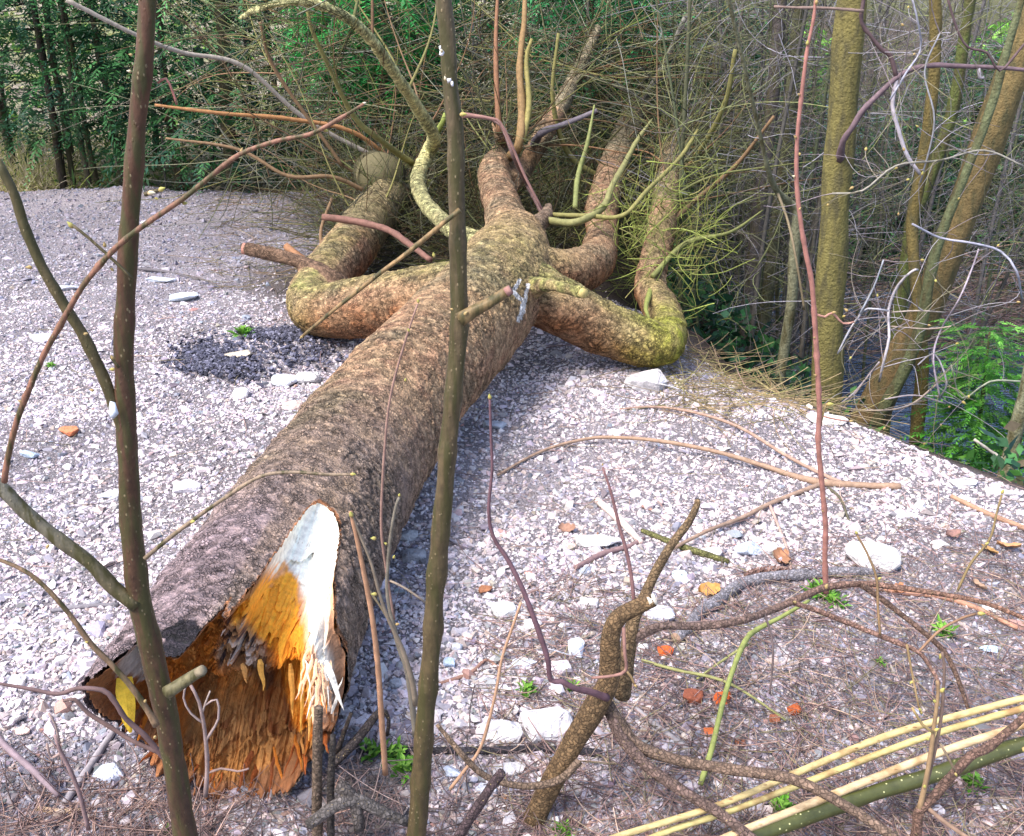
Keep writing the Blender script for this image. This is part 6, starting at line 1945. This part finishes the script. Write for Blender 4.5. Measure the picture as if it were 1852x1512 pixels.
ug(2500, (-200, 700), (13, 20), [(.16, .30, .05), (.12, .22, .05), (.3, .3, .12)], .12, .04, (.1, 1.8))
ug(22000, (1000, 2500), (14, 25), DKG + [(.05, .10, .045)], .20, .06, (.0, 1.3))
ug(9000, (1850, 2900), (3.2, 9), DKG + [(.10, .08, .05)], .07, .02, (.0, .35))
tag(m.build('undergrowth', M_leaf, None, False), 'dark ivy, brambles and low leaves covering the banks and woodland floor', 'undergrowth', kind='stuff')

m = MB()   # bright dry grass in the gap at far left
n = 2600
px, y = rng.normal(10, 60, n), rng.uniform(9.75, 11.5, n)
x = (px - CX) / FPX * (y * cp + .55)
P = np.stack([x, y, H(x, y)], 1)
D = np.stack([rng.normal(0, .6, n), rng.normal(-.2, .4, n), rng.uniform(.2, 1, n)], 1)
tubes(m, curls(P, D, rng.uniform(.2, .6, n), 6, .8, -.9), np.linspace(1, .4, 6)[None] * rng.uniform(.003, .006, n)[:, None], pick([(.55, .46, .28), (.45, .42, .18), (.36, .42, .10), (.6, .5, .36)], n), 3)
tag(m.build('dry_grass', M_twig), 'pale yellow dry grass beyond the gravel at the far left', 'grass', kind='stuff')

# brush heap of fallen dead stems across the stream
m = MB()
n = 480
b = PY(1790, 565, 8.6)
P = b + rng.normal(0, 1, (n, 3)) * [1.1, .6, .2]
P[:, 2] = np.maximum(P[:, 2], H(P[:, 0], P[:, 1]) + .02)
D = np.stack([np.ones(n), rng.normal(0, .3, n), rng.normal(.15, .25, n)], 1) * rng.choice([-1, 1], (n, 1))
tubes(m, curls(P, D, rng.uniform(.5, 1.4, n), 7, .3, -.1), np.linspace(1, .6, 7)[None] * rng.uniform(.003, .007, n)[:, None], pick([(.20, .13, .13), (.26, .18, .16), (.14, .09, .09), (.3, .2, .15)], n), 3)
tag(m.build('brushwood', M_twig), 'heap of dead reddish stems on the far stream bank', 'brushwood', kind='stuff')

# sawn log behind the left limb, its round face towards the camera
p = PY(686, 318, 7.0)
lg = thing('sawn_log', 'short olive brown log with smooth round end behind the left limb', 'log', tuple(p))
m = MB()
d = np.array([-.12, 1.0, -.12]); d /= np.linalg.norm(d)
r = rm(44, p)
tube(m, np.array([p + d * k for k in (0, .05, .3, .55)]), np.array([r, r * 1.02, r, r]), (.055, .048, .026), 24, rough=.06)
m.build('bark', M_tree, lg)
m = MB()
tube(m, np.array([p - d * .008, p + d * .01]), np.array([r * .95, r * .95]), (.12, .105, .055), 24)
m.build('sawn_face', M_cut, lg)

# fine crossing twigs of the thicket on the right bank
m = MB()
n = 1700
px, y = rng.uniform(1240, 1950, n), rng.uniform(5.6, 9.0, n)
py = rng.uniform(-40, 640, n)
P0 = np.array([PY(a, b_, c) for a, b_, c in zip(px, py, y)])
ok = P0[:, 2] > H(P0[:, 0], P0[:, 1]) + .05
P0 = P0[ok]
n = len(P0)
D = np.stack([rng.normal(0, 1, n), rng.normal(0, .3, n), rng.normal(-.05, .8, n)], 1)
C_ = curls(P0, D, rng.uniform(.25, 1.0, n), 9, 1.25, -.15)
cc = pick([(.13, .135, .06), (.09, .095, .055), (.10, .085, .08), (.17, .165, .165), (.26, .25, .29), (.06, .06, .055), (.17, .185, .08), (.20, .18, .21)], n, .3)
tubes(m, C_, np.linspace(1, .5, 9)[None] * rng.uniform(.0016, .0036, n)[:, None], cc, 3)
sel, kk = rng.integers(0, n, 1500), rng.integers(2, 8, 1500)
tubes(m, curls(C_[sel, kk], rng.normal(0, 1, (1500, 3)), rng.uniform(.08, .3, 1500), 6, 1.1), np.linspace(1, .6, 6)[None] * rng.uniform(.0011, .002, 1500)[:, None], cc[sel], 3)
tag(m.build('thicket_twigs', M_twig), 'dense tangle of thin bare twigs filling the thicket on the right bank', 'brush', kind='stuff')
